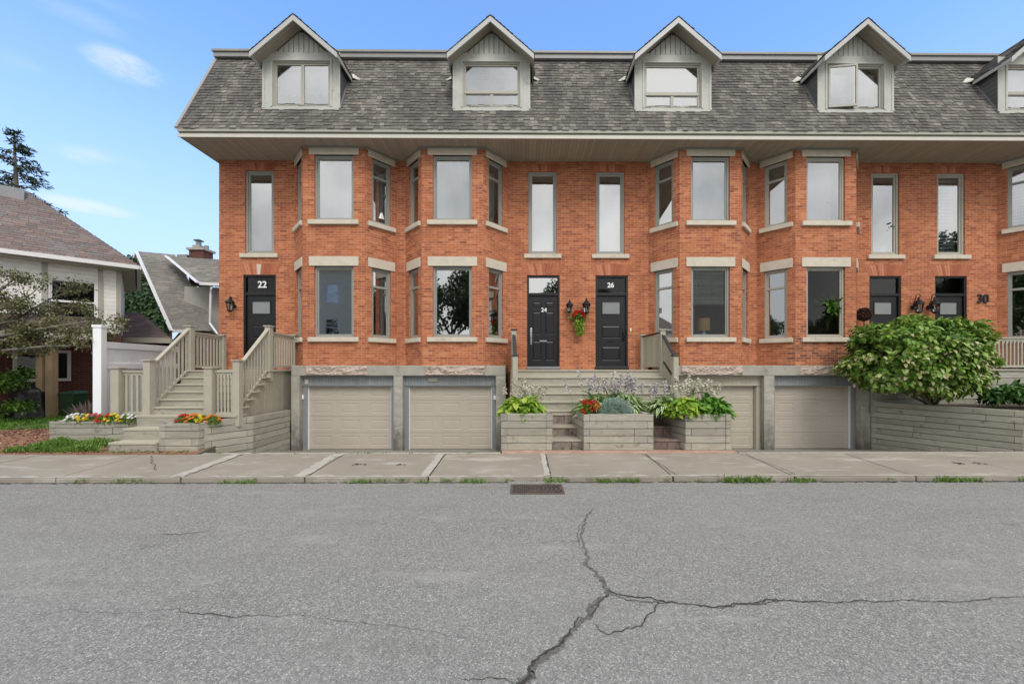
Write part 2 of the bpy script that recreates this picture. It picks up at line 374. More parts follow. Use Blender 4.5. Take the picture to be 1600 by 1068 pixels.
# ground materials
def asphalt():
    m, t, b = newmat('asphalt'); q = NT(t); co = q.coord('Object')
    v = q.n('ShaderNodeTexVoronoi'); v.inputs['Scale'].default_value = 130; q.l(co, v.inputs['Vector'])
    v2 = q.n('ShaderNodeTexVoronoi'); v2.inputs['Scale'].default_value = 60; q.l(co, v2.inputs['Vector'])
    s1 = q.n('ShaderNodeSeparateColor'); q.l(v.outputs['Color'], s1.inputs[0]); s2 = q.n('ShaderNodeSeparateColor'); q.l(v2.outputs['Color'], s2.inputs[0])
    col = q.ramp(s1.outputs[0], [(0, (.075, .074, .073)), (.3, (.17, .169, .166)), (.72, (.26, .258, .254)), (.9, (.38, .378, .37)), (1, (.70, .69, .67))])
    col2 = q.ramp(s2.outputs[1], [(0, (.15, .148, .145)), (.55, (.235, .232, .226)), (.92, (.31, .305, .295)), (1, (.55, .54, .52))])
    col = q.mix(.4, col, col2)
    big = q.noise(co, .45, 6, .6); col = q.mix(q.ramp(big, [(.35, 0.), (.7, .4)]), col, (.30, .295, .285))
    st = q.noise(q.coord('Object', (.5, 2.2, 1)), 1.1, 6, .65); col = q.mix(q.ramp(st, [(.53, 0.), (.75, .4)]), col, (.165, .16, .152))
    pt = q.noise(q.coord('Object', (.35, 1, 1)), 1.8, 8, .7); col = q.mix(q.ramp(pt, [(.57, 0.), (.64, .4)]), col, (.36, .355, .345)); oi = q.noise(q.coord('Object', (.8, 1.5, 1)), 1.3, 9, .75); col = q.mix(q.ramp(oi, [(.61, 0.), (.70, .5)]), col, (.10, .098, .095))
    gp_ = q.n('ShaderNodeNewGeometry'); ys_ = q.n('ShaderNodeSeparateXYZ'); q.l(gp_.outputs['Position'], ys_.inputs[0]); ed = q.ramp(q.math('ADD', q.math('DIVIDE', ys_.outputs[1], 7.), q.math('MULTIPLY', q.noise(co, 3.5, 7, .75), .26)), [(1.02, 0.), (1.075, .75)] if False else [(1.04, 0.), (1.07, .6)]); col = q.mix(ed, col, (.12, .11, .095)); col = q.mix(1., col, (1.035, 1.03, .985), 'MULTIPLY')
    q.l(col, b.inputs['Base Color']); b.inputs['Roughness'].default_value = .9; b.inputs['Specular IOR Level'].default_value = .2
    n1 = q.bump(s1.outputs[1], .5, .006, b); q.bump(q.noise(co, 14, 5, .6), .35, .012, b, n1); return m
M['asphalt'] = asphalt()
def sidewalkmat(name, base, dirt, light):
    m, t, b = newmat(name); q = NT(t); co = q.coord('Object')
    n1 = q.noise(co, .8, 6, .65); n2 = q.noise(co, 70, 4, .7); n3 = q.noise(q.coord('Object', (.6, 2.5, 1)), 1.6, 7, .7)
    col = q.mix(q.ramp(n1, [(.35, 0.), (.65, 1.)]), base, dirt)
    col = q.mix(q.ramp(n3, [(.55, 0.), (.64, .9)]), col, light)
    col = q.mix(q.ramp(n2, [(.35, 0.), (.7, .45)]), col, tuple(x * .55 for x in base))
    q.l(col, b.inputs['Base Color']); b.inputs['Roughness'].default_value = .9; q.bump(n2, .4, .005, b); return m
M['sidewalk'] = sidewalkmat('sidewalk_concrete', (.34, .305, .25), (.275, .245, .198), (.45, .42, .365))
M['apron'] = sidewalkmat('apron_concrete', (.29, .27, .225), (.2, .185, .155), (.38, .36, .32))
M['patch'] = plain('pale_mortar', (.42, .40, .355), .9, .15, 8, .4, grime=((.3, .28, .24), 6, .52))
M['crack'] = plain('crack_dirt', (.055, .05, .045), 1, .5, 25, .6)
M['crackfill'] = plain('crack_grit', (.17, .16, .14), 1, .35, 40, .8, grime=((.06, .055, .05), 20, .52))
M['paver'] = brickmat('brick_pavers', (.50, .29, .22), (.44, .25, .19), (.42, .37, .31), (.38, .24, .19), .2, .1, .008)
M['redstone'] = plain('reddish_step_stone', (.22, .155, .13), .9, .3, 6, .6, grime=((.11, .09, .08), 5, .5))
M['brownstone'] = plain('brown_step_stone', (.25, .215, .17), .9, .3, 7, .6, grime=((.10, .085, .07), 6, .5))
M['steptop'] = plain('worn_step_top', (.37, .33, .275), .9, .15, 6, .3)
M['rust'] = plain('rusty_cast_iron', (.105, .078, .065), .8, .35, 14, .5)
M['lawn'] = plain('lawn_soil', (.075, .12, .03), .95, .35, 9, .5)
M['ground'] = plain('ground_earth', (.12, .12, .08), .95, .3, 2, .3)

# leaf materials
M['l_maple'] = leafmat('street_tree_leaf', [(0, (.02, .045, .012)), (.5, (.045, .085, .02)), (1, (.085, .13, .035))])
M['l_crab'] = leafmat('purple_green_leaf', [(0, (.09, .055, .045)), (.3, (.13, .10, .06)), (.65, (.17, .21, .07)), (1, (.28, .28, .14))])
M['l_green'] = leafmat('bright_green_leaf', [(0, (.04, .10, .012)), (.5, (.08, .18, .022)), (1, (.14, .26, .04))])
M['l_kiwi'] = leafmat('shrub_leaf', [(0, (.055, .125, .016)), (.4, (.12, .24, .03)), (.75, (.22, .37, .055)), (.93, (.34, .45, .10)), (1, (.46, .50, .18))])
M['l_bract'] = leafmat('cream_bract', [(0, (.42, .45, .18)), (.6, (.56, .55, .30)), (1, (.62, .50, .33))], trans=.3)
M['l_ivy'] = leafmat('ivy_leaf', [(0, (.012, .04, .012)), (.6, (.03, .08, .022)), (1, (.07, .14, .04))])
M['l_spruce'] = leafmat('spruce_needle', [(0, (.012, .03, .02)), (1, (.05, .075, .04))], .6, .05)
M['l_vary'] = leafmat('pale_striped_leaf', [(0, (.10, .22, .05)), (.5, (.22, .36, .11)), (.8, (.42, .52, .26)), (1, (.66, .70, .46))])
M['l_hosta_y'] = leafmat('yellow_green_hosta_leaf', [(0, (.12, .26, .025)), (.5, (.25, .40, .04)), (1, (.46, .56, .10))])
M['l_hosta_g'] = leafmat('green_hosta_leaf', [(0, (.05, .15, .02)), (.5, (.10, .26, .03)), (1, (.22, .42, .06))])
M['l_silver'] = leafmat('silver_leaf', [(0, (.22, .33, .27)), (.5, (.36, .48, .42)), (1, (.52, .62, .56))])
M['l_weed'] = leafmat('weed_leaf', [(0, (.08, .17, .03)), (.5, (.15, .28, .045)), (1, (.28, .40, .10))])
M['l_grass'] = leafmat('grass_blade', [(0, (.08, .20, .025)), (.5, (.13, .30, .04)), (1, (.24, .40, .08))])
M['l_hyd'] = leafmat('glossy_green_leaf', [(0, (.03, .09, .015)), (.5, (.06, .16, .03)), (1, (.11, .25, .06))])
M['stem'] = plain('green_stem', (.13, .17, .05), .6, .2, 9)
def petal(n, c): M[n] = leafmat(n, [(0, tuple(x * .75 for x in c)), (1, c)], .6, .3)
petal('petal_white', (.82, .82, .8)); petal('petal_red', (.62, .03, .02)); petal('petal_pink', (.6, .12, .2)); petal('petal_yellow', (.8, .6, .03))
petal('petal_orange', (.8, .25, .02)); petal('petal_lav', (.72, .68, .72)); petal('petal_cream', (.80, .78, .66))
def variegated():
    m, t, b = newmat('variegated_hosta_leaf'); q = NT(t); sp = q.n('ShaderNodeSeparateXYZ'); q.l(q.coord('UV'), sp.inputs[0])
    e = q.math('ABSOLUTE', q.math('SUBTRACT', sp.outputs[0], .5)); nz = q.noise(q.coord('UV', (8, 8, 8)), 2, 3)
    f = q.ramp(q.math('ADD', e, q.math('MULTIPLY', nz, .1)), [(.36, 0.), (.42, 1.)])
    g = q.n('ShaderNodeNewGeometry'); gr = q.ramp(g.outputs['Random Per Island'], [(0, (.13, .27, .06)), (1, (.27, .42, .14))])
    col = q.mix(f, gr, (.72, .76, .5)); q.l(col, b.inputs['Base Color']); b.inputs['Roughness'].default_value = .45; return m
M['l_hosta_v'] = variegated()

# ------------------------------------------------------------------ foliage builders
def nrm(a): return a / np.maximum(np.linalg.norm(a, axis=1, keepdims=True), 1e-6)
def rand_dirs(n): return nrm(rng.normal(size=(n, 3)))
def leaves(name, C, D, Nn, L, W, m, parent=None, fold=.18, droop=.15):
    n = len(C); D = nrm(D); S = nrm(np.cross(D, Nn)); Nn = np.cross(S, D)
    L = (np.ones(n) * L)[:, None]; W = (np.ones(n) * W)[:, None]
    V = np.stack([C, C + D * .3 * L + S * .5 * W + Nn * fold * W, C + D * .72 * L + S * .38 * W + Nn * (fold * W * .7 - droop * L * .5),
                  C + D * L - Nn * droop * L, C + D * .72 * L - S * .38 * W + Nn * (fold * W * .7 - droop * L * .5), C + D * .3 * L - S * .5 * W + Nn * fold * W], 1).reshape(-1, 3)
    base = (np.arange(n) * 6)[:, None]; idx = np.concatenate([base + np.array([0, 1, 2, 3]), base + np.array([0, 3, 4, 5])], 1).ravel()
    me = bpy.data.meshes.new(name); me.vertices.add(len(V)); me.vertices.foreach_set('co', V.astype(np.float32).ravel())
    me.loops.add(len(idx)); me.loops.foreach_set('vertex_index', idx.astype(np.int32))
    me.polygons.add(2 * n); me.polygons.foreach_set('loop_start', np.arange(0, 8 * n, 4, dtype=np.int32)); me.polygons.foreach_set('loop_total', np.full(2 * n, 4, np.int32))
    me.update(calc_edges=True); me.validate(); me.materials.append(m)
    o = bpy.data.objects.new(name, me); COL.objects.link(o)
    if parent: o.parent = parent; o.matrix_parent_inverse = parent_mat(parent).inverted()
    return o
def clump_pts(centers, radii, per):
    C = []
    for c, r in zip(centers, radii):
        d = rand_dirs(per) * (rng.random((per, 1)) ** .4) * r * np.array([1, 1, .75]); C.append(np.array(c) + d)
    return np.concatenate(C)
def hosta(name, loc, n, L, W, m, parent, hz=.34, flat=.9, spread=.10):
    """rosette of arching leaves, each a folded strip"""
    V = []; Fc = []; UV = []; cx, cy, cz = loc
    for i in range(n):
        a = i * 2.399 + random.uniform(-.3, .3); t = (i + .5) / n; el = R(90 - 46 * t + random.uniform(-9, 9)); l = L * random.uniform(.75, 1.15) * (.65 + .45 * t); wd = W * random.uniform(.8, 1.15)
        dx, dy = math.cos(a), math.sin(a); sx, sy = -dy, dx
        p = Vector((cx + dx * spread * t * 2 * random.random(), cy + dy * spread * t * 2 * random.random(), cz + .02)); e = el; k = 7; base = len(V)
        for s in range(k):
            f = s / (k - 1); ww = wd * .5 * (math.sin(math.pi * min(1, (f * .85 + .06)) ** .9) ** .8 if f < 1 else .02)
            if f < .3: ww = wd * .5 * (.1 + (f / .3) ** 2 * .75)
            up = .22 * ww
            for side, h in ((-1, up), (0, 0), (1, up)):
                V.append((p.x + sx * ww * side, p.y + sy * ww * side, p.z + h)); UV.append(((side + 1) / 2, f))
            st = l / (k - 1); p = p + Vector((dx * math.cos(e), dy * math.cos(e), math.sin(e))) * st; e -= R(8 + 13 * t)
        for s in range(k - 1):
            for c in (0, 1):
                q0 = base + s * 3 + c; Fc.append((q0, q0 + 1, q0 + 4, q0 + 3))
    me = bpy.data.meshes.new(name); me.from_pydata(V, [], Fc); me.update(); uvl = me.uv_layers.new(name='UVMap')
    for lp in me.loops: uvl.data[lp.index].uv = UV[lp.vertex_index]
    me.materials.append(m); me.polygons.foreach_set('use_smooth', [True] * len(me.polygons))
    o = bpy.data.objects.new(name, me); COL.objects.link(o)
    if parent: o.parent = parent; o.matrix_parent_inverse = parent_mat(parent).inverted()
    return o
def leaf_dome(name, loc, n, rx, ry, rz, L, W, m, parent):
    d = rand_dirs(n); d[:, 2] = np.abs(d[:, 2]) * .95 + .02; rr = .55 + .45 * rng.random((n, 1)) ** .5
    C = np.array(loc) + d * rr * np.array([rx, ry, rz]); o = d * np.array([1, 1, .15]); D = o + np.array([0, -.12, -.25]) + rng.normal(size=(n, 3)) * .28
    return leaves(name, C - D * L * .3, D, d * .6 + np.array([0, -.25, .9]) + rng.normal(size=(n, 3)) * .2, L * (.65 + .5 * rng.random(n)), W * (.7 + .45 * rng.random(n)), m, parent, fold=.16, droop=.28)
def spike_proto(m, h=.45, nb=12):
    b = MB(); lean = Vector((random.uniform(-.1, .1), random.uniform(-.1, .1), 0))
    P = lambda t: Vector((lean.x * t * t, lean.y * t * t, h * t)); b.pipe([P(k / 5) for k in range(6)], .004, .002, 4)
    bells = []; dirs = []
    for i in range(nb):
        t = .5 + .5 * i / nb; a = i * 2.4; bells.append(P(t)); dirs.append((math.cos(a), math.sin(a), -.35))
    st = b.build('flower_spike', M['stem'], None, uv=False)
    C = np.array([tuple(x) for x in bells]); D = np.array(dirs)
    C = np.repeat(C, 3, 0); D = np.repeat(D, 3, 0) + rng.normal(size=(nb * 3, 3)) * .25
    fl = leaves('blossom', C, D, rand_dirs(len(C)), .062, .042, m, None); fl.parent = st
    return st
def spikes(parent, cx, cy, cz, n, sx, sy, m, h=.45, pts=None):
    pr = [spike_proto(m, h * random.uniform(.85, 1.1)) for _ in range(3)]; used = set()
    for i in range(n):
        k = i % 3
        if k not in used: s = pr[k]; used.add(k)
        else: s = copy_tree(pr[k])
        s.parent = parent
        x = cx + random.uniform(-sx, sx); y = cy + random.uniform(-sy, sy)
        s.location = Vector((x, y, cz + random.uniform(-.03, .03))) - parent.location
        s.rotation_euler = (random.uniform(-.2, .3), (x - cx) / max(sx, .01) * .35 + random.uniform(-.12, .12), random.uniform(0, 6)); s.scale = (1, 1, random.uniform(.75, 1.15))
    return
def limb_tree(root, base, h, spread, r, nlimb, m, seed=0, sub=3):
    random.seed(seed); b = MB(); tips = []
    top = Vector(base) + Vector((0, 0, h * .45)); b.pipe([Vector(base), Vector(base).lerp(top, .5) + Vector((.05, .04, 0)), top], r, r * .75, 9)
    for i in range(nlimb):
        a = i * 2.4 + random.uniform(-.3, .3); st = top - Vector((0, 0, random.uniform(0, h * .12)))
        e = random.uniform(.5, 1.25); L = h * random.uniform(.3, .5); p = st; pts = [p]
        for k in range(4):
            d = Vector((math.cos(a) * math.cos(e), math.sin(a) * math.cos(e), math.sin(e))); p = p + d * L / 4 * Vector((spread, spread, 1)).length / 1.5; pts.append(p); a += random.uniform(-.3, .3); e += random.uniform(-.15, .1)
            if k >= 1:
                for s in range(sub - 1):
                    a2 = a + random.uniform(-1.3, 1.3); q = p + Vector((math.cos(a2) * .7, math.sin(a2) * .7, random.uniform(-.1, .7))) * L * .3; b.pipe([p, q], r * .18, r * .05, 5); tips.append(q)
        b.pipe(pts, r * .5, r * .12, 6); tips.append(pts[-1]); tips.append(pts[-2])
    o = b.build('trunk', m, root, uv=False); return tips

# ------------------------------------------------------------------ ground, road, sidewalk
def h_yard(x, y):
    return float(np.interp(y, [8.3, 9.5, 11.5, 13.5, 60], [.15, .33, .46, .52, .6]))
XS = [-500, -60, -30, -20, -15, -12, -10, -8, -6.75, -6.7, 30, 60, 500]; YS = [-500, -60, -4.4, -4.35, 6.7, 8.3, 9.5, 11.5, 13.5, 20, 60, 500]
b = MB(); gv = {}
for j, y in enumerate(YS):
    for i, x in enumerate(XS):
        z = -.55 if y > -4.4 else .06
        if x < -6.72 and y > 8.2: z = h_yard(x, y)
        if y >= 60: z = .6
        gv[i, j] = len(b.v); b.v.append((x, y, z))
for j in range(len(YS) - 1):
    for i in range(len(XS) - 1): b.f.append((gv[i, j], gv[i + 1, j], gv[i + 1, j + 1], gv[i, j + 1]))
ground = tag(b.build('ground', M['ground']), kind='structure')
b = MB(); b.box(-70, 70, -4.3, 6.80, -.3, 0); road = tag(b.build('road', M['asphalt']), kind='structure')
b = MB(); b.box(-70, 70, -6.2, -4.3, -.3, .12); tag(b.build('far_pavement', M['sidewalk']), kind='structure')
# lawn and mulch sheets at the left
def sheet(name, m, pts, kindv='structure', dz=.01):
    b = MB(); b.poly(*[(x, y, h_yard(x, y) + dz) for x, y in pts]); return tag(b.build(name, m), kind=kindv)
b = MB()
for y0, y1 in ((10.15, 11.5), (11.5, 13.5), (13.5, 20)):
    b.poly((-30, y0, h_yard(0, y0) + .008), (-8.9, y0, h_yard(0, y0) + .008), (-8.9, y1, h_yard(0, y1) + .008), (-30, y1, h_yard(0, y1) + .008))
tag(b.build('lawn', M['lawn']), kind='structure')
b = MB()
for y0, y1 in ((8.3, 9.5), (9.5, 10.4)):
    b.poly((-30, y0, h_yard(0, y0) + .004), (-6.8, y0, h_yard(0, y0) + .004), (-6.8, y1, h_yard(0, y1) + .004), (-30, y1, h_yard(0, y1) + .004))
tag(b.build('mulch_ground', M['mulch']), kind='structure')
# sidewalk slabs with joints
SY0, SY1, SZ0, SZ1 = 6.78, 8.32, .085, .15
b = MB(); x = .5 - 2.1 * 30
while x < 62:
    jx = random.uniform(-.01, .01); g = .012; dz = random.uniform(-.004, .004)
    lo = [(x + g, SY0, -.2), (x + 2.1 - g, SY0, -.2), (x + 2.1 - g, SY1, -.2), (x + g, SY1, -.2)]
    hi = [(x + g, SY0 + random.uniform(0, .012), SZ0 + dz), (x + 2.1 - g, SY0 + random.uniform(0, .012), SZ0 + dz + .003), (x + 2.1 - g, SY1, SZ1 + dz), (x + g, SY1, SZ1 + dz)]
    b.prism(lo, hi); x += 2.1
side = tag(b.build('sidewalk', M['sidewalk'], bevel=.012), kind='structure')
b = MB(); b.poly((-62, SY0 + .03, SZ0 - .012), (62, SY0 + .03, SZ0 - .012), (62, SY1, SZ1 - .012), (-62, SY1, SZ1 - .012)); b.build('joint_fill', M['crack'], side)
# pale mortar patches beside some joints and along the kerb edge
b = MB()
def ragged(b, x0, x1, y0, y1, zf, n=14, j=.03, along='y'):
    L = []; Rr = []
    for k in range(n + 1):
        t = k / n
        if along == 'y':
            y = y0 + (y1 - y0) * t; L.append((x0 + random.uniform(-j, j), y, zf(y))); Rr.append((x1 + random.uniform(-j, j), y, zf(y)))
        else:
            x = x0 + (x1 - x0) * t; ya = y0 + random.uniform(-j, j) * .2; yb = y1 + random.uniform(-j, j); L.append((x, ya, zf(ya))); Rr.append((x, yb, zf(yb)))
    for k in range(n): b.poly(L[k], Rr[k], Rr[k + 1], L[k + 1])
zs = lambda y: SZ0 + (SZ1 - SZ0) * (y - SY0) / (SY1 - SY0) + .0075
ragged(b, .40, .485, SY0 + .03, SY1 - .02, zs, j=.02); ragged(b, -1.75, -1.6 - .01, SY0 + .03, SY1 - .02, zs, j=.012)
ragged(b, -3.93, -3.72, SY0 + .03, SY1 - .02, zs, j=.03); ragged(b, -6.0, -5.82, SY0 + .03, SY1 - .02, zs, j=.03)
b.build('mortar_patch', M['patch'], side)
b = MB(); ragged(b, -14, 3.9, SY0 + .02, SY0 + .07, zs, n=160, j=.05, along='x'); ragged(b, 3.9, 20, SY0 + .02, SY0 + .06, zs, n=90, j=.02, along='x')
b.build('kerb_edge', M['patch'], side)
# hairline cracks in the slabs
def ribbon(b, pts, w, z, jit=.3):
    P = []
    for i in range(len(pts) - 1):
        a = Vector(pts[i]); c = Vector(pts[i + 1]); n = max(2, int((c - a).length / .022))
        for k in range(n): P.append((a.lerp(c, k / n), w[i] + (w[i + 1] - w[i]) * k / n))
    P.append((Vector(pts[-1]), w[-1])); L = []; Rr = []
    for i, (p, ww) in enumerate(P):
        d = (P[min(i + 1, len(P) - 1)][0] - P[max(i - 1, 0)][0]); d = Vector((d.x, d.y)).normalized(); s = Vector((-d.y, d.x)); j = Vector((random.uniform(-1, 1), random.uniform(-1, 1))) * ww * jit
        wv = noise.noise(Vector((p.x * 5, p.y * 5, 3))) * .035 + noise.noise(Vector((p.x * 17, p.y * 17, 7))) * .022
        a = Vector((p.x, p.y)) + j + s * wv; L.append(a + s * ww * random.uniform(.25, .75)); Rr.append(a - s * ww * random.uniform(.25, .75))
    zz = z if callable(z) else (lambda y: z)
    for i in range(len(P) - 1): b.poly((*L[i], zz(L[i].y)), (*Rr[i], zz(Rr[i].y)), (*Rr[i + 1], zz(Rr[i + 1].y)), (*L[i + 1], zz(L[i + 1].y)))
b = MB()
ribbon(b, [(2.5, 8.3), (2.62, 7.7), (2.66, 7.3), (2.7, 6.85)], [.012] * 4, zs); ribbon(b, [(4.55, 8.25), (4.75, 7.6), (4.8, 6.9)], [.01] * 3, zs)
ribbon(b, [(-6.6, 7.2), (-7.3, 7.9), (-7.6, 8.2)], [.01] * 3, zs)
b.build('crack', M['crack'], side)
# road cracks
def rd(px, py):
    p = at(px, py, 1); d = (p - Vector((0, 0, EYE))); t = -EYE / d.z; return (d.x * t, d.y * t)
b = MB()
ribbon(b, [rd(927, 795), rd(912, 815), rd(909, 838), rd(918, 865), rd(921, 885), rd(936, 905), rd(948, 924)], [.012, .028, .022, .03, .045, .045, .05], .004, .5)
ribbon(b, [rd(948, 922), rd(934, 940), rd(915, 965), rd(893, 988), rd(880, 1003), rd(850, 1030), rd(830, 1050), rd(805, 1080)], [.03, .05, .045, .03, .045, .05, .055, .05], .0045, .4)
b.build('crack', M['crackfill'], road)
b = MB()
ribbon(b, [rd(948, 922), rd(975, 930), rd(1010, 935), rd(1050, 942), rd(1100, 948), rd(1160, 944), rd(1200, 937), rd(1290, 941), rd(1400, 938), rd(1500, 939), rd(1620, 932)], [.014, .014, .016, .014, .012, .01, .013, .01, .008, .008, .006], .008, .6)
ribbon(b, [rd(1028, 940), rd(1020, 958), rd(1000, 975), rd(975, 985), rd(950, 990), rd(925, 975)], [.008, .01, .01, .01, .007, .004], .008, .6)
ribbon(b, [rd(906, 965), rd(888, 992), rd(868, 1012), rd(840, 1034), rd(808, 1075)], [.012, .012, .016, .02, .026], .008, .5)
ribbon(b, [rd(952, 928), rd(980, 936), rd(1020, 942), rd(1080, 944)], [.005, .008, .008, .003], .007, .7)
ribbon(b, [rd(1090, 946), rd(1130, 949), rd(1180, 943), rd(1230, 938)], [.004, .008, .008, .003], .007, .7)
ribbon(b, [rd(905, 818), rd(903, 845), rd(911, 862)], [.003, .007, .003], .007, .7)
ribbon(b, [rd(948, 926), rd(935, 948), rd(920, 962)], [.006, .012, .006], .009, .6)
ribbon(b, [rd(720, 1062), rd(770, 1058), rd(805, 1066)], [.004, .007, .004], .007, .6)
ribbon(b, [rd(870, 845), rd(890, 848), rd(909, 846)], [.002, .005, .003], .007, .6)
ribbon(b, [(-14, 6.765), (-6, 6.77), (0, 6.765), (6, 6.765), (16, 6.765)], [.035, .04, .03, .05, .045], .007, .6)
ribbon(b, [rd(20, 966), rd(110, 952), rd(190, 958), rd(270, 952)], [.001, .003, .002, .003], .006, .7)
ribbon(b, [rd(460, 960), rd(540, 968), rd(640, 982), rd(760, 1000)], [.002, .003, .003, .001], .006, .7)
ribbon(b, [rd(250, 836), rd(280, 835), rd(330, 829)], [.006, .012, .004], .006, .6)
ribbon(b, [rd(270, 952), rd(320, 960), rd(400, 963), rd(460, 960)], [.004, .009, .005, .003], .006, .6)
b.build('crack', M['crack'], road)
# aprons in front of the garages, sloping down from the sidewalk
def apron(name, x0a, x1a, x0b, x1b):
    b = MB(); b.poly((x0a, 8.33, .142), (x1a, 8.33, .142), (x1b, 10.95, -.335), (x0b, 10.95, -.335)); b.poly((x0b, 10.95, -.335), (x1b, 10.95, -.335), (x1b, 11.4, -.34), (x0b, 11.4, -.34))
    return tag(b.build(name, M['apron']), kind='structure')
apron('pavement', -6.95, -.40, -6.3, -.40); apron('pavement', 4.5, 10.9, 3.9, 9.6)
b = MB(); ragged(b, -6.7, -.45, 8.33, 8.45, lambda y: .150, n=60, j=.03, along='x'); b.box(4.6, 30, 8.33, 8.39, 0, .158)
tag(b.build('kerb_strip', M['patch']), kind='structure')
b = MB(); b.box(-.42, 4.58, 8.33, 8.66, 0, .152); tag(b.build('brick_path', M['paver']), kind='structure')
# storm drain
dr = empty('storm_drain', (*rd(838, 762), 0)); tag(dr, 'rusty cast iron storm drain grate set in the road against the kerb', 'drain')
x0, x1 = rd(800, 760)[0] + .02, rd(877, 760)[0] - .02; y0 = 6.17; y1 = 6.60
b = MB(); b.box(x0, x1, y0, y1, -.02, .006); b.build('pit', M['crack'], dr)
b = MB(); b.box(x0 - .04, x1 + .04, y0 - .03, y0, -.05, .016); b.box(x0 - .04, x1 + .04, y1, y1 + .03, -.05, .016); b.box(x0 - .04, x0, y0, y1, -.05, .016); b.box(x1, x1 + .04, y0, y1, -.05, .016); b.build('rim', M['rust'], dr, bevel=.004)
b = MB()
for k in range(13):
    r = .06 + k * .045; cx = x0 + .27
    pts = [(cx + r * 1.5 * math.cos(t), (y0 + y1) / 2 + r * math.sin(t) * 1.0, .014) for t in np.linspace(-1.7, 1.7, 16)]
    pts = [p for p in pts if x0 < p[0] < x1 and y0 < p[1] < y1]
    for p, q_ in zip(pts[:-1], pts[1:]):
        if (Vector(p) - Vector(q_)).length < .2: b.bar(p, q_, .02, .014)
for k in range(7):
    xx = x0 + .05 + k * .03
    b.bar((xx, y0, .012), (xx, y1, .012), .012, .012)
b.build('grate', M['rust'], dr)
b = MB(); b.box(x0 - .1, x1 + .1, 6.63, 6.79, -.05, .02); b.build('kerb_inlet', M['asphalt'], dr, bevel=.01)

# ------------------------------------------------------------------ the brick townhouse row
YW, YB = 11.7, 10.97; XL = -8.87; XR = 24.0; ZS = 8.02
house = empty('townhouse_row', (XL, YW, 0)); tag(house, 'long three storey orange brick townhouse row with grey mansard roof, bays and dormers', 'building')
BAYS = [-5.17, -1.91, 5.24, 8.46, 15.65, 18.9]
def TW(p, q):
    p = Vector((p[0], p[1])); q = Vector((q[0], q[1])); L = (q - p).length; a = (q - p) / L; n = Vector((-a.y, a.x))
    return (lambda u, d, z: (p.x + a.x * u + n.x * d, p.y + a.y * u + n.y * d, z)), L
def wall_panel(b, T, u0, u1, z0, z1, ops, rev=.13):
    us = sorted(set([u0, u1] + [x for o in ops for x in o[:2]])); zs_ = sorted(set([z0, z1] + [x for o in ops for x in o[2:]]))
    for i in range(len(us) - 1):
        for j in range(len(zs_) - 1):
            cu = (us[i] + us[i + 1]) / 2; cz = (zs_[j] + zs_[j + 1]) / 2
            if any(o[0] < cu < o[1] and o[2] < cz < o[3] for o in ops): continue
            b.poly(T(us[i], 0, zs_[j]), T(us[i + 1], 0, zs_[j]), T(us[i + 1], 0, zs_[j + 1]), T(us[i], 0, zs_[j + 1]))
    for (a, c, e, f) in ops:
        b.poly(T(a, 0, e), T(a, rev, e), T(a, rev, f), T(a, 0, f)); b.poly(T(c, 0, e), T(c, rev, e), T(c, rev, f), T(c, 0, f))
        b.poly(T(a, 0, f), T(c, 0, f), T(c, rev, f), T(a, rev, f)); b.poly(T(a, 0, e), T(c, 0, e), T(c, rev, e), T(a, rev, e))
def ring(b, T, u0, u1, z0, z1, d0, d1, w):
    b.box(u0, u1, d0, d1, z0, z0 + w, T); b.box(u0, u1, d0, d1, z1 - w, z1, T)
    b.box(u0, u0 + w, d0, d1, z0 + w, z1 - w, T); b.box(u1 - w, u1, d0, d1, z0 + w, z1 - w, T)
def window(T, u0, u1, z0, z1, cells, m='trim_dark', fw=.055, sash=.035, rec=.05, glass='glass', blind=None, parent=None, par=None, label=None):
    """cells: fractions (a,b,c,d) of the opening, each a sash with its pane"""
    b = MB(); ring(b, T, u0, u1, z0, z1, rec, rec + .09, fw)
    U0, U1, Z0, Z1 = u0 + fw, u1 - fw, z0 + fw, z1 - fw; panes = []
    for (a, c, e, f) in cells:
        p0 = U0 + (U1 - U0) * a; p1 = U0 + (U1 - U0) * c; q0 = Z0 + (Z1 - Z0) * e; q1 = Z0 + (Z1 - Z0) * f
        ring(b, T, p0, p1, q0, q1, rec + .025, rec + .075, sash); panes.append((p0 + sash, p1 - sash, q0 + sash, q1 - sash))
    for (a, c, e, f) in cells:
        if f < .999: zz = Z0 + (Z1 - Z0) * f; b.box(U0 + (U1 - U0) * a, U0 + (U1 - U0) * c, rec + .01, rec + .024, zz - .03, zz + .03, T)
    o = b.build('window', M[m], par or house, bevel=.004)
    if label: o['label'] = label
    for (p0, p1, q0, q1) in panes:
        g = MB(); g.poly(T(p0, rec + .05, q0), T(p1, rec + .05, q0), T(p1, rec + .05, q1), T(p0, rec + .05, q1)); g.build('pane', M[glass], o)
    return o
def curtain(T, u0, u1, z0, z1, d, par, m='curtain', name='curtain', wave=.02):
    b = MB(); n = max(4, int((u1 - u0) / .03))
    for k in range(n):
        a = u0 + (u1 - u0) * k / n; c = u0 + (u1 - u0) * (k + 1) / n; da = d + wave * math.sin(k * .9); dc = d + wave * math.sin((k + 1) * .9)
        b.poly(T(a, da, z0), T(c, dc, z0), T(c, dc, z1), T(a, da, z1))
    return b.build(name, M[m], par, smooth=False)
def blind(T, u0, u1, z0, z1, d, par, m='curtain', pitch=.05):
    b = MB(); z = z0
    while z < z1: b.box(u0, u1, d, d + .02, z, z + pitch * .62, T); z += pitch
    for uu in (u0 + .15, (u0 + u1) / 2, u1 - .15): b.box(uu - .008, uu + .008, d - .006, d - .002, z0, z1, T)
    return b.build('blind', M[m], par)
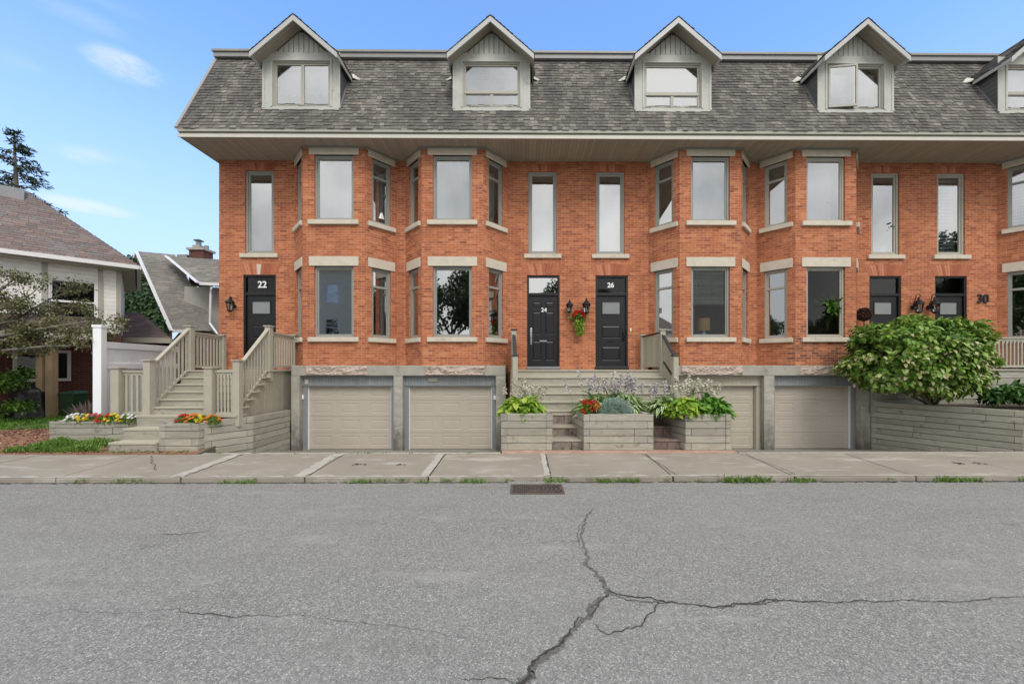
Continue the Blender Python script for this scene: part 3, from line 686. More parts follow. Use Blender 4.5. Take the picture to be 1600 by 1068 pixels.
def slab(T, u0, u1, z0, z1, d0, d1, name, m, par, bevel=.008):
    b = MB(); b.box(u0, u1, d0, d1, z0, z1, T); return b.build(name, M[m], par, bevel=bevel)

TM = lambda u, d, z: (u, YW + d, z)
UPZ = (5.28, 7.72); DZ = (1.93, 4.66)
TALL = [-7.69, .62, 2.62, 10.8, 12.77]; DOORS = [(-7.69, '22'), (.64, '24'), (2.66, '26'), (10.8, ''), (12.77, '')]
TW_ = .84; DW = .96
segs = [(XL, -6.67), (-3.67, -3.41), (-.41, 3.74), (6.74, 6.96), (9.96, 14.15), (17.15, 17.4), (20.4, XR)]
ops = [(x - TW_ / 2, x + TW_ / 2, *UPZ) for x in TALL] + [(x - DW / 2, x + DW / 2, *DZ) for x, _ in DOORS]
b = MB()
for (a, c) in segs:
    wall_panel(b, TM, a, c, -.5, ZS, [o for o in ops if a < o[0] < c])
# left end wall, following the mansard
b.poly((XL, 10.56, ZS), (XL, 21.7, ZS), (XL, 21.7, 11.05), (XL, 11.82, 11.05), (XL, 10.56, 8.2))
b.poly((XL, YW, -.5), (XL, 21.7, -.5), (XL, 21.7, ZS), (XL, YW, ZS))
b.poly((XL, 21.7, -.5), (XR, 21.7, -.5), (XR, 21.7, 11.05), (XL, 21.7, 11.05))
b.poly((XR, YW, -.5), (XR, 21.7, -.5), (XR, 21.7, 11.05), (XR, YW, 11.05))
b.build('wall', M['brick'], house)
# bays
BW, BC = .85, .65
FZ = [(6.0, 7.80), (2.78, 4.74)]
wins = {}
for bi, cx in enumerate(BAYS):
    b = MB(); pts = [(cx - BW - BC, YW), (cx - BW, YB), (cx + BW, YB), (cx + BW + BC, YW)]
    Ts = [TW(pts[i], pts[i + 1]) for i in range(3)]
    fo = [(.31, 1.39, *z) for z in FZ]; L = Ts[0][1]; so = [(.20, .78, *z) for z in FZ]
    wall_panel(b, Ts[0][0], 0, L, 2.0, ZS, so); wall_panel(b, Ts[1][0], 0, 1.7, 2.0, ZS, fo); wall_panel(b, Ts[2][0], 0, L, 2.0, ZS, so)
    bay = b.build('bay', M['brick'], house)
    for fi in range(3):
        T, LL = Ts[fi]; o_ = fo if fi == 1 else so
        for lv in range(2):
            u0, u1, z0, z1 = o_[lv]
            if fi == 1: cells = [(0, 1, 0, 1)]
            else: cells = [(0, 1, .75, 1), (0, 1, 0, .75)]
            mm = 'trim' if bi == 3 else 'trim_dark'
            wn = window(T, u0, u1, z0, z1, cells, mm, glass='glass' if not (bi == 3 and lv == 1 and fi == 1) and not (bi == 2 and lv == 1 and fi == 1) else 'glass_clear', par=bay)
            wins[bi, fi, lv] = wn
            e0, e1 = (.14, .14) if fi == 1 else (.11, .13)
            lt = .26 if lv else .205
            slab(T, u0 - e0, u1 + e1, z1, z1 + lt, -.028, .1, 'lintel', 'stone', wn if False else bay)
            slab(T, u0 - e0 - .01, u1 + e1 + .01, z0 - .125, z0 - .001, -.07, .12, 'sill', 'stone', bay)
    # moulding under the soffit
    b = MB()
    for fi in range(3):
        T, LL = Ts[fi]; b.box(-.03, LL + .03, -.05, -.002, ZS - .045, ZS - .002, T)
    b.build('moulding', M['trim_dark'], bay)
def bayT(bi, fi):
    cx = BAYS[bi]; pts = [(cx - BW - BC, YW), (cx - BW, YB), (cx + BW, YB), (cx + BW + BC, YW)]; return TW(pts[fi], pts[fi + 1])[0]
# things behind the glass
for bi in (0, 1, 2, 4): curtain(bayT(bi, 1), .36, 1.34, 6.05, 7.76, .30, wins[bi, 1, 0], wave=.006)
curtain(bayT(3, 1), .36, 1.34, 6.05, 7.76, .45, wins[3, 1, 0], wave=.006)
curtain(bayT(0, 2), .5, .75, 6.05, 7.6, .3, wins[0, 2, 0]); curtain(bayT(1, 2), .5, .75, 6.05, 7.6, .3, wins[1, 2, 0])
curtain(bayT(0, 2), .6, .75, 2.85, 4.6, .3, wins[0, 2, 1]); curtain(bayT(1, 0), .25, .5, 2.85, 4.6, .3, wins[1, 0, 1])
blind(bayT(2, 1), .37, 1.33, 3.72, 4.70, .14, wins[2, 1, 1], 'timber', .03)
blind(bayT(4, 0), .22, .76, 6.05, 7.7, .22, wins[4, 0, 0], 'curtain', .09)
# tall windows
for i, x in enumerate(TALL):
    a, c = x - TW_ / 2, x + TW_ / 2
    wn = window(TM, a, c, *UPZ, [(0, 1, 0, 1)], 'trim' if i > 2 else 'trim_dark', fw=.06, sash=.05, rec=.04)
    slab(TM, a - .13, c + .13, UPZ[0] - .12, UPZ[0] - .001, -.06, .12, 'sill', 'stone', wn)
    b = MB()
    n = 11
    for k in range(n):
        f = lambda t: a - .1 + (c - a + .2) * t; g = lambda t: a - .02 + (c - a + .04) * t
        t0 = k / n + .007; t1 = (k + 1) / n - .007
        b.prism([TM(g(t0), .02, UPZ[1] + .004), TM(g(t1), .02, UPZ[1] + .004), TM(f(t1), .02, UPZ[1] + .2), TM(f(t0), .02, UPZ[1] + .2)], [TM(g(t0), -.004, UPZ[1] + .004), TM(g(t1), -.004, UPZ[1] + .004), TM(f(t1), -.004, UPZ[1] + .2), TM(f(t0), -.004, UPZ[1] + .2)])
    b.build('brick_arch', M['archbrick'], wn)
    if i < 3: curtain(TM, a + .06, c - .06, UPZ[0] + .05, UPZ[1] - .28, .3, wn, wave=.004)
    elif i == 4: blind(TM, a + .06, c - .06, UPZ[0] + .05, UPZ[1] - .1, .22, wn, 'curtain', .1)
# doors
def panel_ring(b, T, u0, u1, z0, z1, d, w=.035, dep=.014):
    """moulded panel: groove ring and raised field"""
    def q4(a, c, e, f, da, a2, c2, e2, f2, db):
        A = [T(a, da, e), T(c, da, e), T(c, da, f), T(a, da, f)]; B = [T(a2, db, e2), T(c2, db, e2), T(c2, db, f2), T(a2, db, f2)]
        for k in range(4): b.poly(A[k], A[(k + 1) % 4], B[(k + 1) % 4], B[k])
    q4(u0, u1, z0, z1, d, u0 + w * .4, u1 - w * .4, z0 + w * .4, z1 - w * .4, d + dep)
    q4(u0 + w * .4, u1 - w * .4, z0 + w * .4, z1 - w * .4, d + dep, u0 + w, u1 - w, z0 + w, z1 - w, d + .002)
    b.poly(T(u0 + w, d + .002, z0 + w), T(u1 - w, d + .002, z0 + w), T(u1 - w, d + .002, z1 - w), T(u0 + w, d + .002, z1 - w))
def leaf_face(b, T, u0, u1, z0, z1, d, panels):
    us = sorted(set([u0, u1] + [x for o in panels for x in o[:2]])); zs_ = sorted(set([z0, z1] + [x for o in panels for x in o[2:]]))
    for i in range(len(us) - 1):
        for j in range(len(zs_) - 1):
            cu = (us[i] + us[i + 1]) / 2; cz = (zs_[j] + zs_[j + 1]) / 2
            if any(o[0] < cu < o[1] and o[2] < cz < o[3] for o in panels): continue
            b.poly(T(us[i], d, zs_[j]), T(us[i + 1], d, zs_[j]), T(us[i + 1], d, zs_[j + 1]), T(us[i], d, zs_[j + 1]))
def text(s, size, loc, m, par, name='house_number', bold=.0, ext=.006):
    cu = bpy.data.curves.new('t', 'FONT'); cu.body = s; cu.size = size; cu.extrude = ext; cu.align_x = 'CENTER'; cu.align_y = 'CENTER'; cu.offset = bold
    o = bpy.data.objects.new('t', cu); COL.objects.link(o); dg = bpy.context.evaluated_depsgraph_get(); me = bpy.data.meshes.new_from_object(o.evaluated_get(dg))
    bpy.data.objects.remove(o); me.name = name
    for v in me.vertices: v.co = Vector((loc[0] + v.co.x, loc[1] - v.co.z, loc[2] + v.co.y))
    me.materials.clear(); me.materials.append(m); ob = bpy.data.objects.new(name, me); COL.objects.link(ob)
    if par: ob.parent = par; ob.matrix_parent_inverse = parent_mat(par).inverted()
    return ob
for di, (x, num) in enumerate(DOORS):
    a, c = x - DW / 2, x + DW / 2; z0, z1 = DZ
    b = MB(); ring(b, TM, a, c, z0, z1, .03, .13, .055); zt = 4.10; b.box(a + .055, c - .055, .03, .12, zt - .03, zt + .05, TM)
    fr = b.build('door_frame', M['black'], house, bevel=.005)
    g = MB(); g.poly(TM(a + .06, .08, zt + .05), TM(c - .06, .08, zt + .05), TM(c - .06, .08, z1 - .055), TM(a + .06, .08, z1 - .055)); g.build('transom_light', M['glass' if num == '24' else 'glass_clear'], fr)
    u0, u1, q0, q1 = a + .06, c - .06, z0 + .06, zt - .035; d = .075; wd = u1 - u0
    b = MB()
    if num == '24':
        pn = []
        for s in (0, 1):
            l = u0 + .1 + s * (wd / 2 - .04); r_ = l + wd / 2 - .16
            pn += [(l, r_, q1 - .37, q1 - .17), (l, r_, q0 + .93, q1 - .47), (l, r_, q0 + .16, q0 + .74)]
    else:
        pn = [(u0 + .14, u1 - .14, q0 + .82, q0 + 1.2), (u0 + .14, u1 - .14, q0 + .16, q0 + .58)]; wl = (u0 + .13, u1 - .13, q1 - .56, q1 - .14); pn.append(wl)
    leaf_face(b, TM, u0, u1, q0, q1, d, pn)
    for k, p in enumerate(pn):
        if num != '24' and k == 2: continue
        panel_ring(b, TM, *p, d, .05)
    if num != '24': ring(b, TM, *wl, d - .012, d + .03, .03)
    b.box(u0, u1, d + .03, d + .045, q0, q1, TM)
    door = b.build('door', M['black'], house)
    if num != '24':
        g = MB(); w4 = (wl[0] + .03, wl[1] - .03, wl[2] + .03, wl[3] - .03); g.poly(TM(w4[0], d + .01, w4[2]), TM(w4[1], d + .01, w4[2]), TM(w4[1], d + .01, w4[3]), TM(w4[0], d + .01, w4[3])); g.build('door_glass', M['frosted'], door)
        h = MB(); h.pipe([TM(u1 - .06, d - .04, q0 + 1.0), TM(u1 - .06, d - .07, q0 + .95), TM(u1 - .06, d - .07, q0 + .8), TM(u1 - .06, d - .02, q0 + .75)], .012); h.box(u1 - .085, u1 - .035, d - .02, d, q0 + .72, q0 + 1.1, TM); h.build('handle', M['blackmetal'], door)
    else:
        h = MB(); h.box(u0 + .03, u0 + .09, d - .02, d, q0 + .98, q0 + 1.12, TM); h.pipe([TM(u0 + .06, d - .02, q0 + .93), TM(u0 + .06, d - .07, q0 + .88), TM(u0 + .055, d - .075, q0 + .74), TM(u0 + .06, d - .02, q0 + .66)], .012); h.box(u0 + .035, u0 + .085, d - .014, d, q0 + .64, q0 + .96, TM); h.build('handle', M['chrome'], door, bevel=.004)
    h = MB(); h.box(x - .11, x + .11, d - .012, d, q0 + .72, q0 + .76, TM); h.build('mail_slot', M['blackmetal'] if num != '24' else M['chrome'], door) if num in ('24', '26') else None
    th = MB(); th.box(a - .02, c + .02, -.05, .1, z0 - .035, z0 + .04, TM); th.build('threshold', M['metalgrey'] if num != '26' else M['blackcap'], fr, bevel=.006)
    if num in ('22', '26'): text(num, .27 if num == '22' else .2, (x + (.05 if num == '22' else -.02), YW + .05, (zt + .05 + z1 - .055) / 2), M['numwhite'], fr, bold=.006)
    if num == '24': text(num, .17, (x + .02, YW + d - .012, q1 - .42), M['numwhite'], door, bold=.003)
    # flat arch of fanned bricks, stone key over door 22
    b = MB(); n = 15; zz = z1 + .004
    for k in range(n):
        if num == '22' and k == n // 2: continue
        f = lambda t: a - .18 + (c - a + .36) * t; g_ = lambda t: a - .02 + (c - a + .04) * t; t0 = k / n + .007; t1 = (k + 1) / n - .007
        b.prism([TM(g_(t0), .02, zz), TM(g_(t1), .02, zz), TM(f(t1), .02, zz + .33), TM(f(t0), .02, zz + .33)], [TM(g_(t0), -.005, zz), TM(g_(t1), -.005, zz), TM(f(t1), -.005, zz + .33), TM(f(t0), -.005, zz + .33)])
    b.build('brick_arch', M['archbrick'], fr)
    if num == '22':
        b = MB(); b.prism([TM(x - .035, .02, zz), TM(x + .035, .02, zz), TM(x + .07, .02, zz + .3), TM(x - .07, .02, zz + .3)], [TM(x - .035, -.03, zz), TM(x + .035, -.03, zz), TM(x + .07, -.03, zz + .3), TM(x - .07, -.03, zz + .3)]); b.build('keystone', M['stone'], fr)
p = at(1535, 467, YW - .01); text('30', .36, (p.x, YW - .03, p.z), M['blackcap'], house, bold=.006, ext=.01)
p = at(1523, 510, YW); b = MB(); b.box(p.x - .035, p.x + .035, -.03, -.002, p.z - .07, p.z + .07, TM); b.build('doorbell', M['blackmetal'], house, bevel=.005)
p = at(979, 515, YW); b = MB(); b.box(p.x + .1, p.x + .14, -.02, -.002, p.z - .05, p.z + .05, TM); b.build('doorbell', M['white'], house, bevel=.004)
p = at(375, 700, YW)
# rooms
b = MB(); b.box(XL + .2, XR - .2, 15.0, 15.1, -.4, 8.0)
for z in (1.78, 4.95, 7.96): b.box(XL + .2, XR - .2, 11.85, 15, z, z + .1)
for bx in BAYS[:]:
    for z in (1.9, 4.95, 7.92): b.prism([(bx - 1.4, 11.85, z), (bx - .76, 11.13, z), (bx + .76, 11.13, z), (bx + 1.4, 11.85, z)], [(bx - 1.4, 11.85, z + .06), (bx - .76, 11.13, z + .06), (bx + .76, 11.13, z + .06), (bx + 1.4, 11.85, z + .06)])
for x in (-6.7, -3.54, -.3, 1.64, 3.7, 6.85, 10.0, 11.78, 14.1, 17.3): b.box(x - .05, x + .05, 11.85, 15, -.3, 8)
b.build('rooms', M['interior'], house)
# soffit, fascia
b = MB(); b.poly((-9.0, 10.52, ZS), (XR, 10.52, ZS), (XR, 11.9, ZS), (-9.0, 11.9, ZS)); b.build('soffit', M['soffit'], house)
b = MB(); b.box(-9.0, XR, 10.49, 10.52, ZS - .02, 8.19); b.box(-9.0, -8.98, 10.521, 21.7, ZS - .02, 8.19); b.box(-9.0, XR, 10.431, 10.489, 8.12, 8.189); b.build('fascia', M['trim'], house)
b = MB(); b.box(-9.02, XR, 10.465, 10.489, ZS - .035, ZS + .055); b.box(-9.03, XR, 10.42, 10.46, 8.19, 8.205); b.build('fascia_trim', M['trim_light'], house)
# mansard shingles: each tab is a small slab
SL0 = Vector((0, 10.43, 8.20)); SL1 = Vector((0, 11.82, 11.07)); sl = SL1 - SL0; SLEN = sl.length; sdir = sl / SLEN; snrm = Vector((0, -sdir.z, sdir.y))
def shingles(b, O, ua, va, na, L, H, row=.127, tab=.17, clip=None, thick=.018, jag=.028):
    """courses of tabs on the plane O + u*ua + v*va, overlapping upwards"""
    r = 0; v = 0.
    while v < H - .01:
        v1 = min(v + row, H); u = (-12. if clip else 0.) - random.uniform(0, tab)
        while u < L:
            w_ = tab * random.uniform(.6, 1.15); a = max(-12. if clip else 0., u); c = min(L, u + w_ - .006); u += w_
            if c - a < .02: continue
            if clip:
                lim = clip((v + v1) / 2)
                a = max(a, lim[0]); c = min(c, lim[1])
                if c - a < .02: continue
            j = random.uniform(0, jag); tk = thick * random.uniform(.5, 1.3)
            p = [O + ua * a + va * (v - j) + na * tk, O + ua * c + va * (v - j) + na * tk, O + ua * c + va * v1 + na * .002, O + ua * a + va * v1 + na * .002]
            q_ = [O + ua * a + va * (v - j), O + ua * c + va * (v - j)]
            i = len(b.v); b.v += [tuple(x) for x in p + q_]; b.f += [(i, i + 1, i + 2, i + 3), (i + 4, i + 5, i + 1, i)]
        v += row; r += 1
b = MB(); b.poly((-8.99, 10.43, 8.2), (XR, 10.43, 8.2), (XR, 11.82, 11.07), (-8.99, 11.82, 11.07))
shingles(b, Vector((-8.99, 10.43, 8.20)) + snrm * .003, Vector((1, 0, 0)), sdir, snrm, XR + 8.99, SLEN)
b.build('mansard_roof', M['shingle'], house, uv=False)
b = MB(); b.box(-9.0, XR, 11.8, 21.7, 11.04, 11.1); b.build('flat_roof', M['membrane'], house)
b = MB(); b.box(-9.04, XR, 11.70, 11.80, 11.06, 11.19); b.box(-9.07, XR, 11.66, 11.83, 11.192, 11.26); b.box(-9.04, -8.96, 11.83, 21.7, 11.06, 11.22); b.build('roof_cap', M['capdark'], house, bevel=.006)
b = MB(); b.bar((-9.01, 10.42, 8.2), (-9.01, 11.80, 11.07), .05, .08, up=(1, 0, 0)); b.build('rake_trim', M['capdark'], house)

# dormers
def dormer(cx, style):
    Tf = lambda u, d, z: (cx + u, 10.78 + d, z); hw = 1.02; z0 = 8.93; zt = 10.46; pk = 11.17; tz = 10.19; th = 1.13
    wo = (-.78, .78, 9.0, 10.24)
    b = MB(); wall_panel(b, Tf, -hw, hw, z0, zt, [wo], .10)
    b.box(-hw - .012, hw + .012, -.03, .05, z0 - .04, z0 + .0, Tf)
    for a, c in ((wo[0] - .05, wo[0] - .0), (wo[1] + .0, wo[1] + .05)): b.box(a, c, -.016, -.001, wo[2], wo[3] + .05, Tf)
    b.box(wo[0], wo[1], -.016, -.001, wo[3] + .0, wo[3] + .05, Tf)
    for s in (-1, 1): b.box(s * hw - .03, s * hw + .03, -.012, -.001, z0, zt, Tf)
    D = b.build('dormer', M['dormer'], house)
    # gable boards
    b = MB(); n = 15; rl = lambda u: pk - .12 - abs(u) * (.98 / 1.13)
    for k in range(n):
        a = -hw + 2 * hw * k / n + .008; c = -hw + 2 * hw * (k + 1) / n - .008; za, zc = rl(a), rl(c)
        if max(za, zc) < zt + .02: continue
        za = max(za, zt + .005); zc = max(zc, zt + .005)
        b.prism([Tf(a, .03, zt + .002), Tf(c, .03, zt + .002), Tf(c, .03, zc), Tf(a, .03, za)], [Tf(a, 0, zt + .002), Tf(c, 0, zt + .002), Tf(c, 0, zc), Tf(a, 0, za)])
    b.build('gable_boards', M['dormer'], D); b = MB(); b.poly(Tf(-hw, .028, zt), Tf(hw, .028, zt), Tf(0, .028, pk - .1)); b.build('gable_backing', M['darkroom'], D)
    # cheeks
    for s in (-1, 1):
        b = MB(); b.poly((cx + s * hw, 10.79, z0 + .02), (cx + s * hw, 10.79, 10.4), (cx + s * hw, 11.6, 10.4), (cx + s * hw, 11.5, 10.3)); ck = b.build('cheek', M['darksiding'], house)
        b = MB(); b.bar((cx + s * (hw + .02), 10.76, z0), (cx + s * (hw + .02), 11.44, z0 + 1.4), .05, .03); b.build('flashing', M['metalgrey'], ck)
    # roof
    yf, yb = 10.40, 12.0
    b = MB(); us_ = MB(); fa = MB()
    for s in (-1, 1):
        ua = Vector((0, 1, 0)); va = Vector((-s * 1.13, 0, .98)).normalized(); O = Vector((cx + s * (th + .02), yf - .02, tz - .02)); na = Vector((s * .98, 0, 1.13)).normalized()
        Ls = math.hypot(1.15, 1.0)
        shingles(b, O + na * .003, ua, va, na, yb - yf, Ls); b.poly(O, O + ua * (yb - yf), O + ua * (yb - yf) + va * Ls, O + va * Ls)
        # soffit and fascia under the eaves
        us_.poly((cx + s * th, yf, tz - .06), (cx + s * th, yb, tz - .06), (cx, yb, pk - .06), (cx, yf, pk - .06))
        fa.prism([(cx + s * (th + .01), yf - .015, tz - .03), (cx, yf - .015, pk - .03), (cx, yf - .015, pk - .175), (cx + s * (th + .01), yf - .015, tz - .17)], [(cx + s * (th + .01), yf + .015, tz - .03), (cx, yf + .015, pk - .03), (cx, yf + .015, pk - .175), (cx + s * (th + .01), yf + .015, tz - .17)])
        fa.box(cx + s * th - .015, cx + s * th + .015, yf + .016, 11.3, tz - .13, tz - .03)
    b.build('dormer_roof', M['shingle'], D, uv=False); us_.build('dormer_soffit', M['soffit'], D); fa.build('dormer_fascia', M['cap'], D)
    for s in (-1, 1):
        b = MB(); b.poly((cx + s * 1.1, 11.28, 10.21), (cx + s * 1.38, 11.38, 10.17), (cx + s * 1.1, 11.5, 10.42)); b.poly((cx + s * 1.1, 11.28, 10.17), (cx + s * 1.38, 11.38, 10.13), (cx + s * 1.38, 11.38, 10.17), (cx + s * 1.1, 11.28, 10.21))
        b.build('valley_flashing', M['trim_light'], D)
    # windows
    cells = {1: [(0, .5, 0, 1), (.5, 1, 0, 1)], 2: [(0, 1, .36, 1), (0, .5, 0, .34), (.5, 1, 0, .34)], 3: [(0, 1, .34, 1), (0, .5, 0, .32), (.5, 1, 0, .32)], 4: [(.5, 1, 0, 1)], 5: [(0, .5, .4, 1), (0, .5, 0, .38), (.5, 1, 0, 1)]}[style]
    wn = window(Tf, *wo, cells, 'trim', fw=.035, sash=.045, rec=.03, par=D)
    if style == 4:   # left casement swung open
        hinge = Vector(Tf(wo[0] + .04, .02, 0)); ang = R(-7); ca, sa = math.cos(ang), math.sin(ang)
        To = lambda u, d, z: (hinge.x + ca * u - sa * d, hinge.y + sa * u + ca * d, z)
        b = MB(); ring(b, To, 0, .74, 9.05, 10.19, -.02, .02, .05); b.build('open_sash', M['trim'], D)
        g = MB(); g.poly(To(.05, 0, 9.1), To(.69, 0, 9.1), To(.69, 0, 10.14), To(.05, 0, 10.14)); g.build('open_pane', M['glass'], D)
        b = MB(); b.box(-.03, .03, .03, .1, 9.04, 10.2, Tf); b.build('mullion', M['trim'], D)
    zc0 = 9.05
    if style in (2, 3): blind(Tf, -.72, .72, 9.5, 10.2, .2, wn, 'curtain', .045); curtain(Tf, (0 if style == 2 else -.72), .72, 9.04, 9.48, .22, wn, wave=.003)
    else: curtain(Tf, -.72, .72, 9.04, 10.1, .24, wn, wave=.005)
    b = MB(); b.box(-.95, .95, .8, .82, 8.9, 10.3, Tf); b.build('room', M['darkroom'], D)
    return D
for cx, st in ((-5.96, 1), (-.82, 2), (4.12, 3), (9.13, 4), (14.1, 5), (19.2, 1)): dormer(cx, st)

# concrete base and garages
YC = 10.87
def X(px, Y): return at(px, 572, Y).x
PIERS = [(X(455, YC), X(468, YC)), (X(615, YC), X(629, YC)), (X(775, YC), X(790, YC)), (3.85, 4.02), (X(1194, YC), X(1210, YC)), (X(1345, YC), X(1361, YC))]
TC = lambda u, d, z: (u, YC + d, z)
b = MB()
def rough_box(b, u0, u1, z0, z1, depth, T, nu, nz, amp, seed):
    """front face with chipped relief"""
    g = {}
    for j in range(nz + 1):
        for i in range(nu + 1):
            u = u0 + (u1 - u0) * i / nu; z = z0 + (z1 - z0) * j / nz; edge = min(i, nu - i, j, nz - j)
            d = 0 if edge == 0 else -amp * (.5 + noise.noise(Vector((u * 5, seed, z * 9))) + .6 * noise.noise(Vector((u * 16, seed + 3, z * 22))))
            g[i, j] = len(b.v); b.v.append(T(u, d, z))
    for j in range(nz):
        for i in range(nu): b.f.append((g[i, j], g[i + 1, j], g[i + 1, j + 1], g[i, j + 1]))
for (a, c) in PIERS:
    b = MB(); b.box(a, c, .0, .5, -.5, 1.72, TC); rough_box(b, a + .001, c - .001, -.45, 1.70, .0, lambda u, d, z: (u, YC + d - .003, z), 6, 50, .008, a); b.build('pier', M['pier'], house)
for (a, c) in ((PIERS[0][0], PIERS[2][1]), (PIERS[3][0], PIERS[5][1])):
    b = MB(); b.box(a, c, 0, .85, 1.722, 2.0, TC); b.build('concrete_beam', M['concrete'], house, bevel=.012)
for (l, r_) in ((478, 575), (664, 758), (1064, 1160), (1250, 1325)):
    b = MB(); u0, u1 = X(l, YC), X(r_, YC); rough_box(b, u0, u1, 1.735, 1.985, 0, lambda u, d, z: (u, YC + d - .012, z), 60, 14, .045, l)
    b.box(u0, u1, -.012, .0, 1.735, 1.985, TC); b.build('stone_panel', M['rock'], house)
def garage(u0, u1, plainish=False):
    fm = 'timber_clean' if plainish else 'frame_grey'
    zt, zb = 1.44, -.33; jw = .12
    b = MB(); b.box(u0, u1, .12, .15, 1.665, 1.715, TC); G = b.build('garage_frame', M[fm], house, bevel=.006)
    for a_, c_ in ((u0, u0 + jw), (u1 - jw, u1)): b = MB(); b.box(a_, c_, .16, .24, -.4, 1.458, TC); b.build('jamb', M[fm], G, bevel=.006)
    b = MB(); b.box(u0, u1, .15, .25, 1.46, 1.722, TC); b.build('header_boards', M['vboards' if not plainish else 'vboards_beige'], G)
    b = MB(); b.box(u0, u1, .13, .159, 1.44, 1.47, TC); b.build('header_trim', M[fm], G)
    a, c = u0 + jw - .02, u1 - jw + .02; rows = 4; hh = (zt + .06 - zb) / rows
    D = None; b = MB()
    for r in range(rows):
        s0 = zb + r * hh + .004; s1 = zb + (r + 1) * hh - .004; pw = (c - a) / 3
        pn = [(a + k * pw + pw * .17, a + (k + 1) * pw - pw * .17, s0 + hh * .2, s1 - hh * .2) for k in range(3)]
        leaf_face(b, TC, a, c, s0, s1, .26, pn)
        for p_ in pn: panel_ring(b, TC, *p_, .26, .04, .009)
        b.poly(TC(a, .26, s1), TC(c, .26, s1), TC(c, .275, s1 + .004), TC(a, .275, s1 + .004)); b.poly(TC(a, .26, s0), TC(c, .26, s0), TC(c, .275, s0 - .004), TC(a, .275, s0 - .004))
    b.box(a, c, .28, .3, zb - .05, zt + .06, TC)
    gd = b.build('garage_door', M['garage_plain' if plainish else 'garage'], house)
    s = MB(); s.box(a, c, .255, .3, zb - .03, zb + .002, TC); s.build('bottom_seal', M['blackcap'], gd)
    for a_ in (u0 + jw, u1 - jw - .02): s = MB(); s.box(a_, a_ + .02, .2, .259, zb, zt, TC); s.build('weather_strip', M['white'] if not plainish else M['timber_clean'], gd)
    return G
G1 = garage(PIERS[0][1], PIERS[1][0]); G2 = garage(PIERS[1][1], PIERS[2][0]); G3 = garage(PIERS[3][1], PIERS[4][0], True); G4 = garage(PIERS[4][1], PIERS[5][0])
def smallbox(px, py, w, h, name, m, par, Y=10.99):
    p = at(px, py, Y); b = MB(); b.box(p.x - w / 2, p.x + w / 2, Y, Y + .045, p.z - h / 2, p.z + h / 2); return b.build(name, M[m], par, bevel=.006)
smallbox(470, 620, .14, .12, 'keypad', 'white', G1); smallbox(479, 596, .09, .13, 'outlet_cover', 'stone', G1); smallbox(774, 621, .1, .11, 'keypad', 'white', G2, 10.99)
smallbox(1350, 637, .13, .13, 'keypad', 'chrome', G4, 10.84); smallbox(676, 593, .26, .1, 'vent', 'timber_clean', G2); smallbox(770, 596, .05, .1, 'outlet_cover', 'frame_grey', G2)

# ------------------------------------------------------------------ timber work: planters, walls, stairs
def timber_run(b, p, q, z0, z1, th=.14, course=.155, cap=True, inset=True):
    """stacked timbers along p->q, thickness to the left of the direction (inward)"""
    T, L = TW(p, q); n = max(1, round((z1 - z0) / course)); h = (z1 - z0) / n
    for k in range(n):
        cuts = [0.]; 
        x = random.uniform(.7, 2.2)
        if k % 2 == 0 and L > .5: cuts.append(th)
        while x < L - .4: cuts.append(x); x += random.uniform(1.6, 2.6)
        if k % 2 == 1 and L > .5: cuts.append(L - th)
        cuts.append(L); cuts = sorted(set(cuts)); dd = random.uniform(-.010, .008)
        for a, c in zip(cuts[:-1], cuts[1:]):
            if c - a < .03: continue
            d = dd + random.uniform(-.005, .005); b.box(a + .003, c - .003, d, th, z0 + k * h + .006, z0 + (k + 1) * h - .005, T)
def planter(name, pts, z0, z1, label, group, bed='soil', zb=None):
    """closed polygon pts listed so the outside face is seen first"""
    c = Vector((sum(p[0] for p in pts) / len(pts), sum(p[1] for p in pts) / len(pts), z0)); e = empty(name, c); tag(e, label, 'planter', group)
    b = MB()
    for i in range(len(pts)): timber_run(b, pts[i], pts[(i + 1) % len(pts)], z0, z1, .13)
    b.build('timber_box', M['timber'], e, bevel=.006)
    s = MB(); s.poly(*[(x, y, z1 - .06) for x, y in pts]); s.build('soil_bed', M['soil'], e); return e
gp = 'timber planters beside the entrance steps'
PA = planter('timber_planter', [(-10.5, 8.9), (-9.26, 8.88), (-8.78, 9.12), (-8.78, 9.3), (-10.5, 9.3)], .16, .76, 'weathered timber planter of mixed white, red and yellow flowers beside the lawn', gp)
PB = planter('timber_planter', [(-7.72, 8.5), (-6.9, 8.5), (-6.78, 9.08), (-7.72, 9.08)], .12, .76, 'small timber planter of orange and yellow flowers right of the lower left steps', gp)
PC = planter('timber_planter', [(X(783, 8.62), 8.62), (X(863, 8.62), 8.62), (.55, 9.7), (-.40, 9.7)], .15, .955, 'timber planter of yellow green hosta beside the second garage door', gp)
PD = planter('timber_planter', [(X(912, 8.62), 8.62), (X(1021, 8.62), 8.62), (2.80, 9.62), (1.22, 9.62)], .15, .94, 'wide middle timber planter between the two stone step flights, silver mound and red flowers inside', gp)
PE = planter('timber_planter', [(X(1071, 8.62), 8.62), (X(1143, 8.62), 8.62), (4.30, 9.7), (3.40, 9.7)], .15, .94, 'timber planter of green hosta in front of the third garage door', gp)
b = MB(); timber_run(b, (-6.87, 8.64), (-6.34, 9.42), -.42, .80, .13, .145); timber_run(b, (-6.338, 9.425), (-6.30, 10.85), -.42, .80, .10, .145); e = b.build('retaining_wall', M['timber'], bevel=.006); tag(e, 'sloping timber retaining wall beside the leftmost garage', 'retaining wall')
